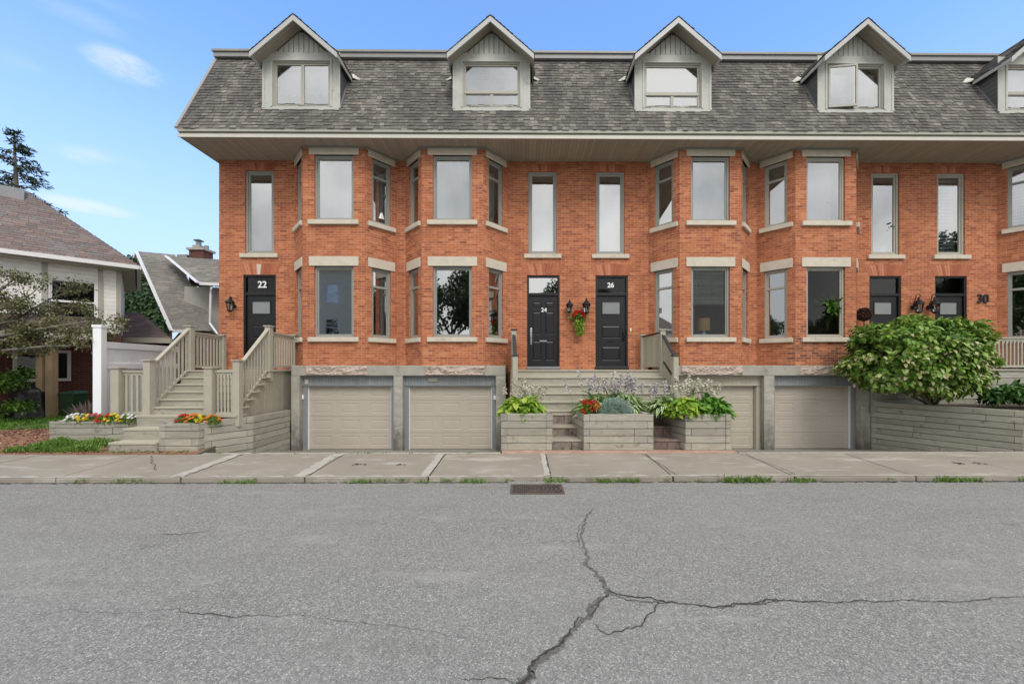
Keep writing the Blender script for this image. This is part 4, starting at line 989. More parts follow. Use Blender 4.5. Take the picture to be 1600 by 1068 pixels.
b = MB(); timber_run(b, (9.62, 10.85), (10.86, 8.5), -.42, 1.02, .13, .15); timber_run(b, (10.87, 8.5), (24, 8.5), -.3, 1.02, .13, .15); e = b.build('retaining_wall', M['timber'], bevel=.006); tag(e, 'long timber retaining wall under the large shrub, right of the last garage', 'retaining wall')
s = MB(); s.poly((9.75, 10.9, .95), (10.95, 8.6, .95), (24, 8.6, .95), (24, 10.9, .95)); tag(s.build('soil_ground', M['soil']), kind='structure')
for (p_, q_, lab) in (((-.42, 9.72), (-.42, 10.85), 'short timber side wall between second garage and middle planters'), ((4.28, 9.72), (4.0, 10.85), 'short timber side wall left of the third garage door')):
    b = MB(); 
    if p_[0] < 0: timber_run(b, q_, p_, -.4, 1.1)
    else: timber_run(b, p_, q_, -.4, 1.1)
    tag(b.build('side_wall', M['timber'], bevel=.006), lab, 'retaining wall')

# middle stone steps (two flights) and wide timber steps to the porch
def stone_flight(x0, x1, top, riser, label):
    e = empty('stone_steps', ((x0 + x1) / 2, 8.8, .15)); tag(e, label, 'steps', 'stone steps up to the middle porch')
    lv = [(8.78, .35), (9.18, .59), (9.52, .84)]
    for i, (y, z) in enumerate(lv):
        b = MB(); x = x0
        zb = lv[i - 1][1] if i else .1
        while x < x1 - .01:
            w_ = min(random.uniform(.25, .5), x1 - x); b.box(x + .004, x + w_ - .004, y + random.uniform(.012, .03), y + .4, zb - .02, z - .045); x += w_
        st = b.build('riser', M[riser], e, bevel=.012)
        b = MB(); b.box(x0, x1, y, (lv[i + 1][0] + .05 if i < 2 else 9.8), z - .045, z); b.build('tread', M[top], e, bevel=.01)
    return e
stone_flight(X(863, 8.62) + .01, X(912, 8.62) - .01, 'steptop', 'brownstone', 'three brown stone steps between the hosta planter and the wide middle planter')
stone_flight(X(1021, 8.62) + .01, X(1071, 8.62) - .01, 'redstone', 'redstone', 'three reddish stone steps right of the wide middle planter')
def add_newel(par, x, y, z0, z1, w=.11, m='timber_clean', capm=None):
    b = MB(); b.box(x - w / 2, x + w / 2, y - w / 2, y + w / 2, z0, z1); nw = b.build('newel_post', M[m], par, bevel=.006)
    b = MB(); b.box(x - w / 2 - .025, x + w / 2 + .025, y - w / 2 - .025, y + w / 2 + .025, z1, z1 + .03); b.build('post_cap', M[capm or m], nw, bevel=.006); return nw
def rail(par, p, q, zp, zq, bp, bq, nb, bw=.035, m='timber_clean', capm=None, bt=.035):
    """handrail from p,zp to q,zq with balusters down to bottom rail bp..bq"""
    p3 = Vector((p[0], p[1], zp)); q3 = Vector((q[0], q[1], zq)); b = MB(); b.bar(p3, q3, .09, .035, vert_ends=True); b.bar(p3 - Vector((0, 0, .05)), q3 - Vector((0, 0, .05)), .035, .065, vert_ends=True)
    r_ = b.build('railing', M[capm or m], par)
    b = MB(); b.bar((p[0], p[1], bp), (q[0], q[1], bq), .05, .06, vert_ends=True); b.build('bottom_rail', M[m], r_)
    for k in range(nb):
        t = (k + .5) / nb; x = p[0] + (q[0] - p[0]) * t; y = p[1] + (q[1] - p[1]) * t
        d = Vector((q[0] - p[0], q[1] - p[1])).normalized(); T = lambda u, v, z: (x + d.x * u - d.y * v, y + d.y * u + d.x * v, z)
        bb = MB(); bb.box(-bw / 2, bw / 2, -bt / 2, bt / 2, bp + (bq - bp) * t + .03, zp + (zq - zp) * t - .08, T); bb.build('baluster', M[m], r_)
    return r_
ws = empty('timber_steps', (1.9, 10, .84)); tag(ws, 'wide greige timber steps and porch deck below the two middle black doors', 'steps')
SXL, SXR = -.3, 3.86
for k in range(5):
    z = 1.88 - .2 * (k + 1) + .02; y = 10.7 - .2 * (k + 1)
    b = MB(); b.box(SXL, SXR, y - .02, y + .24, z - .035, z); b.build('tread', M['timber_clean'], ws, bevel=.006)
    b = MB(); b.box(SXL, SXR, y + .012, y + .03, z - .2, z - .036); b.build('riser', M['timber'], ws)
b = MB(); b.box(SXL, SXR, 10.68, 10.95, 1.845, 1.88); b.box(SXL, SXR, 10.955, 11.69, 1.845, 1.88); b.box(SXL, SXR, 10.71, 10.73, 1.65, 1.844); b.build('deck', M['timber_clean'], ws, bevel=.004)
for (px_a, Ya, px_b, Yb_, px_c, Yc_) in ((1004, 11.5, 1035, 10.72, 1055, 10.1), (802, 11.5, 803, 10.72, 805, 10.1)):
    xa, xb, xc = X(px_a, Ya), X(px_b, Yb_), X(px_c, Yc_)
    pz = .2 if False else 0
    for (xx, yy, z0_, z1_) in ((xa, Ya, 1.88, 2.86), (xb, Yb_, 1.3, 2.95), (xc, Yc_, .84, 2.24)): add_newel(ws, xx, yy, z0_, z1_, .13 if yy < 11 else .1, capm='blackcap' if yy < 10.5 or px_a < 900 else None)
    b = MB(); T, L = TW((xa, Ya), (xb, Yb_)) if xa < xb else TW((xa, Ya), (xb, Yb_)); b.box(.05, L - .06, -.02, .02, 1.96, 2.82, T); b.build('rail_panel', M['vboards_beige'], ws)
    b = MB(); b.bar((xa, Ya, 2.84), (xb, Yb_, 2.9), .1, .035, vert_ends=True); b.bar((xb, Yb_ - .03, 2.84), (xc, Yc_ + .06, 2.26), .09, .05, vert_ends=True); b.build('handrail', M['blackcap'], ws, bevel=.005)
    b = MB(); T, L = TW((xb, Yb_), (xc, Yc_)); b.prism([T(.07, -.02, 1.75), T(L - .07, -.02, 1.2), T(L - .07, -.02, 2.22), T(.07, -.02, 2.78)], [T(.07, .02, 1.75), T(L - .07, .02, 1.2), T(L - .07, .02, 2.22), T(.07, .02, 2.78)]); b.build('rail_panel', M['vboards_beige'], ws)
    if px_a > 900:
        b = MB(); b.bar((xb + .0, Yb_ - .1, 2.1), (xc, Yc_ - .25, 1.5), .03, .05); b.build('grab_rail', M['blackcap'], ws)
# left stairs to door 22
ls = empty('timber_stairs', (-7.5, 9.2, .88)); tag(ls, 'greige timber stairs with white-grey railings up to the door numbered 22', 'stairs')
XA, XB = -8.57, -6.54
for i, (y, z) in enumerate(((8.45, .37), (8.76, .62), (9.06, .87))):
    x0_, x1_ = -8.74 + i * 0, -7.73
    b = MB(); b.box(x0_, x1_, y, y + .36, z - .05, z); b.build('tread', M['timber_clean'], ls, bevel=.008)
    b = MB(); b.box(x0_, x1_, y + .012, y + .2, z - .26, z - .052); b.build('riser', M['timber'], ls, bevel=.005)
b = MB(); b.box(-9.35, -6.5, 9.08 + .33, 9.45, .82, .868); b.box(-9.35, -8.76, 9.31, 9.409, .82, .868); b.box(-7.72, -6.5, 9.1, 9.409, .82, .868); b.build('landing', M['timber_clean'], ls)
n = 6
for k in range(n):
    z = .87 + (1.88 - .87) / n * (k + 1); y = 9.24 + .2 * k
    b = MB(); b.box(XA - .02, XB + .09, y - .025, y + .24, z - .035, z); b.build('tread', M['timber_clean'], ls, bevel=.006)
    b = MB(); b.box(XA, XB, y + .0, y + .018, z - .17, z - .036); b.build('riser', M['timber'], ls)
b = MB(); b.box(XA - .03, XB + .06, 10.47, 11.69, 1.845, 1.88); b.build('deck', M['timber_clean'], ls)
b = MB()
prof = [(9.26, .6)] + [(9.26 + .2 * (k // 2) + (.2 if k % 2 else 0), .87 + (1.01 / n) * (k // 2 + 1) - .036) for k in range(2 * n)] + [(11.69, 1.84), (11.69, .3), (9.26, .3)]
for s, xx in ((1, XB + .0), (-1, XA)):
    b = MB(); b.prism([(xx - .012, y, z) for y, z in prof], [(xx + .012, y, z) for y, z in prof]); b.build('skirt', M['vboards_beige'], ls)
for xx in (XA, XB):
    add_newel(ls, xx, 9.2, .6, 2.10, .15); add_newel(ls, xx, 10.32, 1.6, 3.0, .14); add_newel(ls, xx, 11.45, 1.88, 2.86, .12)
    rail(ls, (xx, 9.28), (xx, 10.26), 2.03, 2.93, 1.08, 1.9, 9); rail(ls, (xx, 10.39), (xx, 11.4), 2.86, 2.83, 1.97, 1.97, 9)
add_newel(ls, -9.3, 9.22, .55, 1.93, .18); add_newel(ls, -7.12, 9.14, .6, 1.93, .18)
rail(ls, (-9.18, 9.24), (-8.66, 9.22), 1.86, 1.86, .9, .9, 4, .05); rail(ls, (-7.0, 9.16), (-6.62, 9.18), 1.86, 1.86, .9, .9, 5, .035)
# right porch
rp = empty('timber_porch', (13, 10.8, .95)); tag(rp, 'timber porch deck with slatted railing behind the large shrub', 'porch')
b = MB(); b.box(9.98, 24, 10.75, 11.69, 1.86, 1.9); b.build('deck', M['timber_clean'], rp); b = MB(); timber_run(b, (9.58, 10.78), (24, 10.78), .7, 1.855, .05, .19); b.build('skirt', M['timber'], rp)
add_newel(rp, 12.95, 10.85, 1.9, 2.82, .1, capm='blackcap'); add_newel(rp, 15.4, 10.85, 1.9, 2.82, .1); rail(rp, (13.0, 10.85), (15.35, 10.85), 2.76, 2.76, 1.98, 1.98, 22)

# ------------------------------------------------------------------ lanterns, wall basket
def lantern(px, py, sc, label, curl=False, flip=1):
    p = at(px, py, YW - .16); e = empty('wall_lantern', (p.x, YW, p.z)); tag(e, label, 'wall lamp', 'black wall lanterns beside the doors')
    x, y, z = p.x, YW - .16 * sc, p.z; s = sc
    b = MB(); b.lathe((x, y, z), [(.055 * s, -.14 * s), (.085 * s, .05 * s)], 6); b.build('lamp_glass', M['glass_clear'], e)
    b = MB(); r0, r1 = .06 * s, .09 * s
    for k in range(6):
        t = 2 * math.pi * k / 6; b.tube((x + r0 * math.cos(t), y + r0 * math.sin(t), z - .15 * s), (x + r1 * math.cos(t), y + r1 * math.sin(t), z + .055 * s), .007 * s, n=4)
    b.lathe((x, y, z), [(.0, -.2 * s), (.02 * s, -.19 * s), (.065 * s, -.155 * s), (.065 * s, -.14 * s), (0, -.14 * s)], 12); b.build('cage', M['blackmetal'], e)
    b = MB(); b.lathe((x, y, z), [(.115 * s, .05 * s), (.11 * s, .07 * s), (.06 * s, .12 * s), (.03 * s, .15 * s), (.02 * s, .2 * s), (0, .24 * s)], 12); b.build('lamp_roof', M['blackmetal'], e)
    b = MB(); b.tube((x, YW - .002, z - .02), (x, YW - .03, z - .02), .055 * s, n=12)
    if curl: pts = [(x, YW - .02, z - .02)] + [(x + .07 * s * math.sin(t) * flip, y - .0 + .05 * s * (1 - t / 5), z + .2 * s + .045 * s * (1 - math.cos(t))) for t in np.linspace(5.0, .2, 12)]
    else: pts = [(x, YW - .02, z - .02), (x, YW - .08 * s, z + .08 * s), (x, YW - .10 * s, z + .2 * s), (x, y, z + .22 * s)]
    b.pipe(pts, .01 * s, n=5); b.build('bracket', M['blackmetal'], e)
    b = MB(); b.tube((x, y, z - .13 * s), (x, y, z - .03 * s), .018 * s, n=8); b.build('bulb', M['white'], e)
lantern(360, 476, 1.12, 'black wall lantern left of the door numbered 22')
lantern(890, 479, .95, 'smaller black wall lantern right of the door numbered 24')
lantern(916, 479, 1.15, 'larger black wall lantern left of the door numbered 26')
lantern(1434, 478, 1.2, 'black curl topped wall lantern just above the shrub, midway between two black doors', True)
lantern(1459, 478, 1.2, 'black curl topped wall lantern touching the frame of the rightmost black door', True)
p = at(903, 495, YW); wb = empty('hanging_flower_basket', (p.x, YW, p.z)); tag(wb, 'wall basket of red flowers with trailing lime green leaves between the two middle doors', 'flower basket')
b = MB(); b.lathe((p.x, YW - .1, p.z - .1), [(0, -.12), (.07, -.1), (.11, 0), (.12, .03)], 10); b.build('basket', M['facebrown'], wb)
n = 260; C = np.array([p.x, YW - .14, p.z - .0]) + rng.normal(size=(n, 3)) * np.array([.1, .05, .05]); leaves('foliage', C, rand_dirs(n), rand_dirs(n), .06, .04, M['l_hosta_g'], wb)
n = 300; t = rng.random(n); C = np.stack([p.x + .03 + rng.normal(size=n) * .09 * (1 - t * .6), YW - .17 + rng.normal(size=n) * .03, p.z - .02 - t * .5], 1); D = rng.normal(size=(n, 3)) * .5 + np.array([0, -.3, -1]); leaves('trailing_leaves', C, D, rand_dirs(n), .08, .05, M['l_hosta_y'], wb)
n = 160; a = rng.random(n) * math.pi; C = np.stack([p.x + np.cos(a) * .17 * rng.random(n) ** .3, YW - .17 + rng.normal(size=n) * .04, p.z + .0 + np.sin(a) * .13], 1); leaves('red_blossom', C, rand_dirs(n), rand_dirs(n), .07, .06, M['petal_red'], wb)
p = at(1350, 491, YW - .3); bl = empty('dried_flower_ball', (p.x, YW - .3, p.z)); tag(bl, 'dark brown dried flower ball beside the brick wall at the shrub top left', 'ornament')
n = 900; d = rand_dirs(n); C = np.array([p.x, YW - .3, p.z]) + d * .15; leaves('dried_petals', C, d + rand_dirs(n) * .6, rand_dirs(n), .06, .04, M['facebrown'], bl)
b = MB(); b.tube((p.x, YW - .3, 1.0), (p.x, YW - .3, p.z), .012); b.build('stake', M['blackmetal'], bl)

# ------------------------------------------------------------------ things seen through the windows
p = at(1097, 512, 11.45); lp = empty('table_lamp', (p.x, 11.45, 2.72)); tag(lp, 'table lamp with yellow drum shade inside the ground floor window below the blind', 'lamp')
b = MB(); b.lathe((p.x, 11.35, 0), [(.17, 3.0), (.165, 3.35)], 24); b.build('lamp_shade', M['lampshade'], lp); b = MB(); b.lathe((p.x, 11.35, 0), [(.09, 2.72), (.1, 2.8), (.05, 2.95), (.02, 3.05)], 16); b.build('lamp_base', M['white'], lp)
def window_plant(px, py, Y, h, n, label, potted=True, m='l_green', L=.14):
    p = at(px, py, Y); e = empty('house_plant', p); tag(e, label, 'house plant')
    if potted: b = MB(); b.lathe(p, [(0, 0), (.1, 0), (.15, .26), (.13, .26), (.12, .22), (0, .22)], 16); b.build('pot', M['pot'], e)
    st = MB(); ce = []
    for k in range(7):
        a = k * 2.4; q = p + Vector((math.cos(a) * .2 * random.random(), math.sin(a) * .12, .25 + h * random.uniform(.5, 1))); st.pipe([p + Vector((0, 0, .2)), q], .008, .004, 5); ce.append(tuple(q))
    st.build('stems', M['stem'], e); C = clump_pts(ce, [.16] * 7, n // 7); leaves('leaves', C, rng.normal(size=(len(C), 3)) + np.array([0, -.4, -.4]), rand_dirs(len(C)), L, L * .35, M[m], e); return e
window_plant(1292, 527, 11.22, .8, 420, 'leafy green plant inside the lower window nearest the large shrub', False, L=.2)
window_plant(1376, 398, 12.05, .9, 240, 'plant in white pot on the sill of the upper window above the shrub', L=.14)
window_plant(1310, 343, 11.4, .5, 200, 'small plant inside the upper window of the fourth bay', False, 'l_ivy', .12)
p = at(594, 351, 11.5); tl = empty('table_lamp', p); tag(tl, 'small lamp with white shade inside the upper right window of the first bay', 'lamp')
b = MB(); b.lathe(p, [(.12, .14), (.075, .36)], 20); b.build('lamp_shade', M['white'], tl); b = MB(); b.lathe(p, [(0, 0), (.07, 0), (.03, .05), (.015, .15)], 14); b.build('lamp_base', M['darkroom'], tl)

# ------------------------------------------------------------------ plants in the planters
def plant(name, x, y, z, label, cat, group=None): e = empty(name, (x, y, z)); tag(e, label, cat, group); return e
gh = 'hostas in the timber planters'
x = X(815, 9.0); e = plant('hosta', x, 9.05, .9, 'yellow green hosta with white flower spikes in the planter beside the second garage', 'hosta', gh)
leaf_dome('leaves', (x + .02, 9.02, .88), 430, .50, .34, .42, .22, .13, M['l_hosta_y'], e); spikes(e, x + .05, 9.15, 1.1, 18, .42, .12, M['petal_cream'], .52)
x = X(935, 9.3); e = plant('variegated_hosta', x, 9.35, .9, 'cream edged hosta with pale lavender spikes, left back of the wide middle planter', 'hosta', gh)
hosta('leaves', (x, 9.42, .9), 170, .56, .07, M['l_hosta_v'], e, spread=.15); leaf_dome('leaves', (x, 9.3, .88), 260, .52, .3, .46, .3, .055, M['l_vary'], e); spikes(e, x, 9.35, 1.1, 15, .6, .15, M['petal_lav'], .72)
x = X(975, 9.3); e = plant('variegated_hosta', x, 9.35, .9, 'cream edged hosta behind the silver mound in the wide middle planter', 'hosta', gh)
hosta('leaves', (x, 9.48, .9), 170, .56, .07, M['l_hosta_v'], e, spread=.15); leaf_dome('leaves', (x, 9.4, .88), 260, .52, .3, .5, .3, .055, M['l_vary'], e); spikes(e, x, 9.4, 1.1, 14, .55, .12, M['petal_lav'], .68)
x = X(1020, 9.2) + .12; e = plant('variegated_hosta', x, 9.5, .9, 'narrow leaved cream edged hosta at the left back of the rightmost hosta planter', 'hosta', gh)
x = X(1030, 9.3) ; e.location = (x + .2, 9.4, .9)
hosta('leaves', (x + .15, 9.3, .93), 140, .52, .07, M['l_hosta_v'], e, spread=.12); leaf_dome('leaves', (x + .15, 9.25, .9), 200, .42, .3, .4, .28, .055, M['l_vary'], e); spikes(e, x + .1, 9.4, 1.1, 8, .35, .1, M['petal_lav'], .5)
x = X(1072, 9.0); e = plant('hosta', x, 9.0, .9, 'lime green hosta spilling over the left corner of the rightmost hosta planter', 'hosta', gh)
leaf_dome('leaves', (x - .08, 8.95, .88), 420, .42, .36, .40, .23, .14, M['l_hosta_y'], e); spikes(e, x + .1, 9.15, 1.15, 12, .35, .12, M['petal_cream'], .55)
x = X(1105, 9.0); e = plant('hosta', x, 9.05, .9, 'deep green hosta filling the right half of the rightmost hosta planter', 'hosta', gh)
leaf_dome('leaves', (x + .02, 9.0, .88), 520, .50, .36, .42, .23, .14, M['l_hosta_g'], e); spikes(e, x - .1, 9.2, 1.1, 20, .35, .12, M['petal_cream'], .58)
x = X(963, 8.8); e = plant('silver_mound', x, 8.86, .9, 'round silver blue artemisia mound in the wide middle planter', 'plant')
n = 5200; d = rand_dirs(n); d[:, 2] = np.abs(d[:, 2]); rr = rng.random((n, 1)) ** .18; bump = 1 + .07 * np.sin(d[:, :1] * 9) * np.cos(d[:, 1:2] * 8); C = np.array([x, 8.9, .9]) + d * rr * bump * np.array([.40, .24, .36]); leaves('foliage', C, d + rng.normal(size=(n, 3)) * .5, rand_dirs(n), .05, .009, M['l_silver'], e)
x = X(921, 8.8); e = plant('red_begonia', x, 8.88, .9, 'low plant of bright red flowers left of the silver mound', 'flowers')
C = clump_pts([(x - .08, 8.86, 1.0), (x + .1, 8.9, 1.02), (x + .02, 8.85, 1.08)], [.17] * 3, 160); leaves('foliage', C, rand_dirs(len(C)), rand_dirs(len(C)), .05, .035, M['l_hosta_g'], e)
for k, (ox, oy, oz, r_, nn) in enumerate(((-.08, -.05, 1.17, .09, 90), (.1, -.03, 1.15, .09, 90), (-.12, -.1, 1.0, .07, 60), (.06, -.12, 1.04, .07, 60), (.18, -.08, 1.08, .06, 40), (.02, -.1, 1.12, .06, 50))):
    C = np.array([x + ox, 8.88 + oy, oz]) + rand_dirs(nn) * r_ * np.array([1, .6, .6]); leaves('blossom', C, rand_dirs(nn), rand_dirs(nn), .045, .035, M['petal_red' if k != 4 else 'petal_orange'], e)
# bedding flowers
def bedding(x, y, z, col, label, r=.2, nb=60, nf=22, col2=None):
    e = plant('bedding_flower', x, y, z, label, 'flowers', 'bedding flowers in the left planters')
    n = 420; d = rand_dirs(n); d[:, 2] = np.abs(d[:, 2]); C = np.array([x, y, z]) + d * rng.random((n, 1)) ** .4 * np.array([r, r * .7, .17]); leaves('foliage', C, d + rand_dirs(n), rand_dirs(n), .05, .022, M['l_weed'], e)
    cs = []; dd = []
    for k in range(nf):
        d0 = rand_dirs(1)[0]; d0[2] = abs(d0[2]) * .8 + .2; c0 = np.array([x, y, z]) + d0 * np.array([r * 1.05, r * .75, .2]); 
        for q in range(6):
            a = q * math.pi / 3; cs.append(c0); dd.append((math.cos(a), math.sin(a) * .5 - .2, math.sin(a) * .6 + .25))
    leaves('blossom', np.array(cs), np.array(dd), np.array([(0., -.7, .7)] * len(cs)), .038, .034, M[col], e)
    return e
for (px_, col, lab) in ((120, 'petal_white', 'white bedding flowers at the left end of the leftmost planter'), (135, 'petal_yellow', 'small yellow bedding flowers behind the white ones in the leftmost planter'), (150, 'petal_pink', 'pink bedding flowers in the middle of the leftmost planter'), (168, 'petal_red', 'red bedding flowers near the right corner of the leftmost planter'), (182, 'petal_yellow', 'yellow bedding flowers right of the red ones in the leftmost planter'), (198, 'petal_white', 'white bedding flowers at the right end of the leftmost planter')):
    bedding(X(px_, 9.05), 9.02 + random.uniform(-.03, .1), .71, col, lab, .19)
for (px_, col, lab) in ((285, 'petal_red', 'small red bedding flowers at the left of the small planter right of the left steps'), (300, 'petal_orange', 'orange marigolds in the middle of the small planter right of the left steps'), (315, 'petal_yellow', 'yellow marigolds in the small planter right of the left steps'), (330, 'petal_orange', 'orange marigolds at the right end of the small planter right of the left steps')):
    bedding(X(px_, 8.75) , 8.78, .72, col, lab, .15, nf=16)

# large variegated shrub
random.seed(3)
sx, sy, sz = 10.35, 9.9, .95
sh = plant('large_shrub', sx, sy, sz, 'wide dome shaped green shrub with cream tipped leaves above the right retaining wall', 'shrub')
b = MB(); cc = Vector(at(1436, 557, 9.7)); tips = []
for k in range(9):
    a = random.uniform(0, 6.28); t = Vector((cc.x + math.cos(a) * 1.1, 9.8 + math.sin(a) * .7, cc.z + random.uniform(-.3, .5))); mid = Vector((sx, sy, sz)).lerp(t, .5) + Vector((0, 0, -.15)); b.pipe([Vector((sx + random.uniform(-.05, .05), sy, sz)), mid, t], .035, .012, 6); tips.append(t)
b.build('trunk', M['bark'], sh, uv=False)
def shrub_pts(n, lo=.82):
    P = []; Dd = []
    while len(P) < n:
        d = rand_dirs(1)[0]; th_ = math.atan2(d[2], d[0]); 
        rx, ry, rz = 1.56, 1.05, 1.0
        nz = 1 + .2 * noise.noise(Vector(d) * 2.2 + Vector((4, 0, 1))) + .16 * noise.noise(Vector(d) * 5.5)
        r = (random.random() ** .35) * .45 + .55
        p = np.array([cc.x + d[0] * rx * nz * r, 9.75 + d[1] * ry * nz * r, cc.z - .02 + d[2] * rz * nz * r])
        fl = 1.42 - .45 * min(1, max(0, (p[0] - cc.x + .1) / .9)) + .16 * noise.noise(Vector((p[0] * 2, 0, 3)))
        if p[2] < fl + .12 * random.random(): continue
        if noise.noise(Vector(p) * 2.4 + Vector((9, 2, 5))) < -.26: continue
        P.append(p); Dd.append(d)
    return np.array(P), np.array(Dd)
P, Dd = shrub_pts(11000)
leaves('foliage', P, Dd * .5 + rng.normal(size=P.shape) * .5 + np.array([0, -.1, -.55]), Dd + np.array([0, -.2, 1.]) + rng.normal(size=P.shape) * .35, .125 * (.55 + .75 * rng.random(len(P))), .085, M['l_kiwi'], sh)
P, Dd = shrub_pts(3000); keep = (Dd[:, 2] < .6) & (P[:, 2] < cc.z + .75) & (rng.random(len(P)) < .16 + .28 * (P[:, 2] < cc.z + .25)); P = P[keep]; Dd = Dd[keep]; P = P + Dd * .05
leaves('bract_leaves', P, Dd * .5 + rng.normal(size=P.shape) * .4 + np.array([0, -.2, -.4]), Dd * .4 + np.array([0, -.25, 1.]), .115, .07, M['l_bract'], sh)
# leafy plant right of the shrub
for (px_, lab) in ((1560, 'glossy green leafy plant just right of the large shrub'), (1592, 'glossy green leafy plant at the right edge of the bed'), (1630, 'glossy green leafy plant further right along the timber wall')):
    q = at(px_, 640, 9.6); e = plant('leafy_plant', q.x, 9.6, .95, lab, 'plant', 'leafy plants in the right bed'); P = clump_pts([(q.x + random.uniform(-.25, .25), 9.6 + random.uniform(-.2, .2), 1.15 + random.uniform(0, .25)) for _ in range(7)], [.24] * 7, 60)
    leaves('foliage', P, rng.normal(size=P.shape) * .8 + np.array([0, -.3, .3]), rand_dirs(len(P)) * .5 + np.array([0, -.3, 1.]), .15, .07, M['l_hyd'], e)

# weeds, grass
def tufts(name, pts, m, h=.09, per=26, r=.09, label='', cat='weeds'):
    C = []; D = []; Ls = []
    for (x, y, z, s) in pts:
        for k in range(int(per * s)):
            C.append((x + random.gauss(0, r * s), y + random.gauss(0, r * .35 * s), z)); D.append((random.gauss(0, .5), random.gauss(0, .4), 1)); Ls.append(h * random.uniform(.4, 1.1) * s)
    C = np.array(C); D = np.array(D); o = leaves(name, C, D, rand_dirs(len(C)), np.array(Ls), .016, m, None, droop=.3); tag(o, label, cat, kind='stuff'); return o
pts = []
for k in range(95):
    x = random.uniform(-13, 12.5)
    if noise.noise(Vector((x * .8, 3, 1))) > -.05: pts.append((x, 6.77 + random.uniform(-.05, .02), .0 + random.uniform(0, .05), random.uniform(.3, .75)))
for (px_, s) in ((862, 1.1), (1150, 1.3), (1178, 1.2), (1250, .9), (985, .9), (945, .8), (565, .8), (740, .9), (1480, 1.1), (1520, .9), (380, .7)): 
    for q in range(3): pts.append((X(px_, 6.76) + random.uniform(-.12, .12), 6.75, 0, s))
tufts('kerb_weeds', pts, M['l_weed'], .11, 24, .10, 'low green weeds growing along the kerb joint')
pts = [(random.uniform(-6.6, -1), 8.36 + random.uniform(0, .05), .14, random.uniform(.3, .6)) for _ in range(26)]
pts += [(random.uniform(-8.8, -6.9), 8.40 + random.uniform(-.03, .05), .15, random.uniform(.4, .9)) for _ in range(22)]
tufts('driveway_weeds', pts, M['l_weed'], .08, 18, .08, 'small weeds along the back edge of the sidewalk')
C = []; D = []
n = 5200; xs = np.concatenate([rng.normal(-9.9, .42, n // 2), rng.uniform(-10.9, -8.85, n - n // 2)]); ys = rng.uniform(8.4, 8.86, n); hh_ = np.array([h_yard(0, y) for y in ys]); k = np.array([noise.noise(Vector((x * 1.6, y * 2, 0))) for x, y in zip(xs, ys)]); kp = (k > -.1) | (np.abs(xs + 10) < .5); xs, ys, hh_, k = xs[kp], ys[kp], hh_[kp], k[kp]; n = len(xs); mnd = .22 * np.clip(k + .5, 0, 1) * np.clip((xs + 10.9) / .7, .05, 1)
C = np.stack([xs, ys, hh_ + mnd * rng.random(n)], 1); o = leaves('grass_weeds', C, rng.normal(size=(n, 3)) * .6 + np.array([0, -.1, 1]), rand_dirs(n), .08, .02, M['l_weed'], None); tag(o, 'feathery green weeds in front of the leftmost planter', 'weeds', kind='stuff')
n = 26000; xs = rng.uniform(-22, -9.6, n); ys = rng.uniform(10.1, 15, n); k = np.array([noise.noise(Vector((x * 1.2, y * 1.5, 2))) for x, y in zip(xs, ys)]); keep = (k > -.25) | (ys > 10.9); xs, ys = xs[keep], ys[keep]; n = len(xs)
C = np.stack([xs, ys, [h_yard(0, y) for y in ys]], 1); o = leaves('lawn_grass', C, rng.normal(size=(n, 3)) * .4 + np.array([0, 0, 1]), rand_dirs(n), .07 + .05 * rng.random(n), .02, M['l_grass'], None); tag(o, 'green lawn grass left of the fence', 'grass', kind='stuff')
n = 5000; xs = rng.uniform(-16, -6.9, n); ys = rng.uniform(8.33, 10.3, n); C = np.stack([xs, ys, [h_yard(0, y) + .012 for y in ys]], 1)
o = leaves('dirt_chips', C, rng.normal(size=(n, 3)) * np.array([1, 1, .25]), np.tile([0., 0, 1], (n, 1)) + rng.normal(size=(n, 3)) * .3, .07, .03, leafmat('bark_chip', [(0, (.16, .075, .05)), (.6, (.33, .17, .11)), (1, (.5, .32, .22))], .9, 0), None); tag(o, 'reddish bark chips scattered on the mulch bed', 'mulch', kind='stuff')
# fallen leaf litter on the sidewalk
C = []
for (px_, py_) in ((558, 731), (566, 732), (627, 717), (1492, 719), (1525, 718), (1496, 720)):
    for k in range(6): C.append((*[c + random.uniform(-.05, .05) for c in (at(px_, 572, 7.6).x, 7.55)], .125))
leaves('leaf_litter', np.array(C), rng.normal(size=(len(C), 3)) * np.array([1, 1, .1]), np.tile([0., 0, 1], (len(C), 1)), .08, .03, M['facebrown'], side)

# ------------------------------------------------------------------ left neighbours
fz = .45
fe = empty('vinyl_fence', (-9.9, 9.4, fz)); tag(fe, 'white vinyl privacy fence panel with tall square post left of the stairs', 'fence')
FA = Vector((X(156, 9.5), 9.5)); FB = Vector((X(275, 12.2), 12.2)); T, L = TW(FA, FB)
b = MB(); b.box(-.085, .085, -.085, .085, fz - .1, at(156, 512, 9.5).z, T); b.box(-.1, .1, -.1, .1, at(156, 512, 9.5).z, at(156, 509, 9.5).z + .02, T); b.build('post', M['vinyl'], fe, bevel=.01)
zt = at(165, 533, 9.5).z
b = MB(); b.box(.085, L, -.05, .05, zt - .16, zt, T); b.box(.085, L, -.05, .05, zt - .66, zt - .52, T); b.box(.085, L, -.05, .05, fz + .05, fz + .2, T); b.build('rails', M['vinyl'], fe, bevel=.006)
b = MB(); x = .13
while x < L: b.box(x + .002, min(x + .15, L), -.012, .012, fz + .2, zt - .16, T); x += .152
b.build('boards', M['vinyl'], fe, bevel=.003)

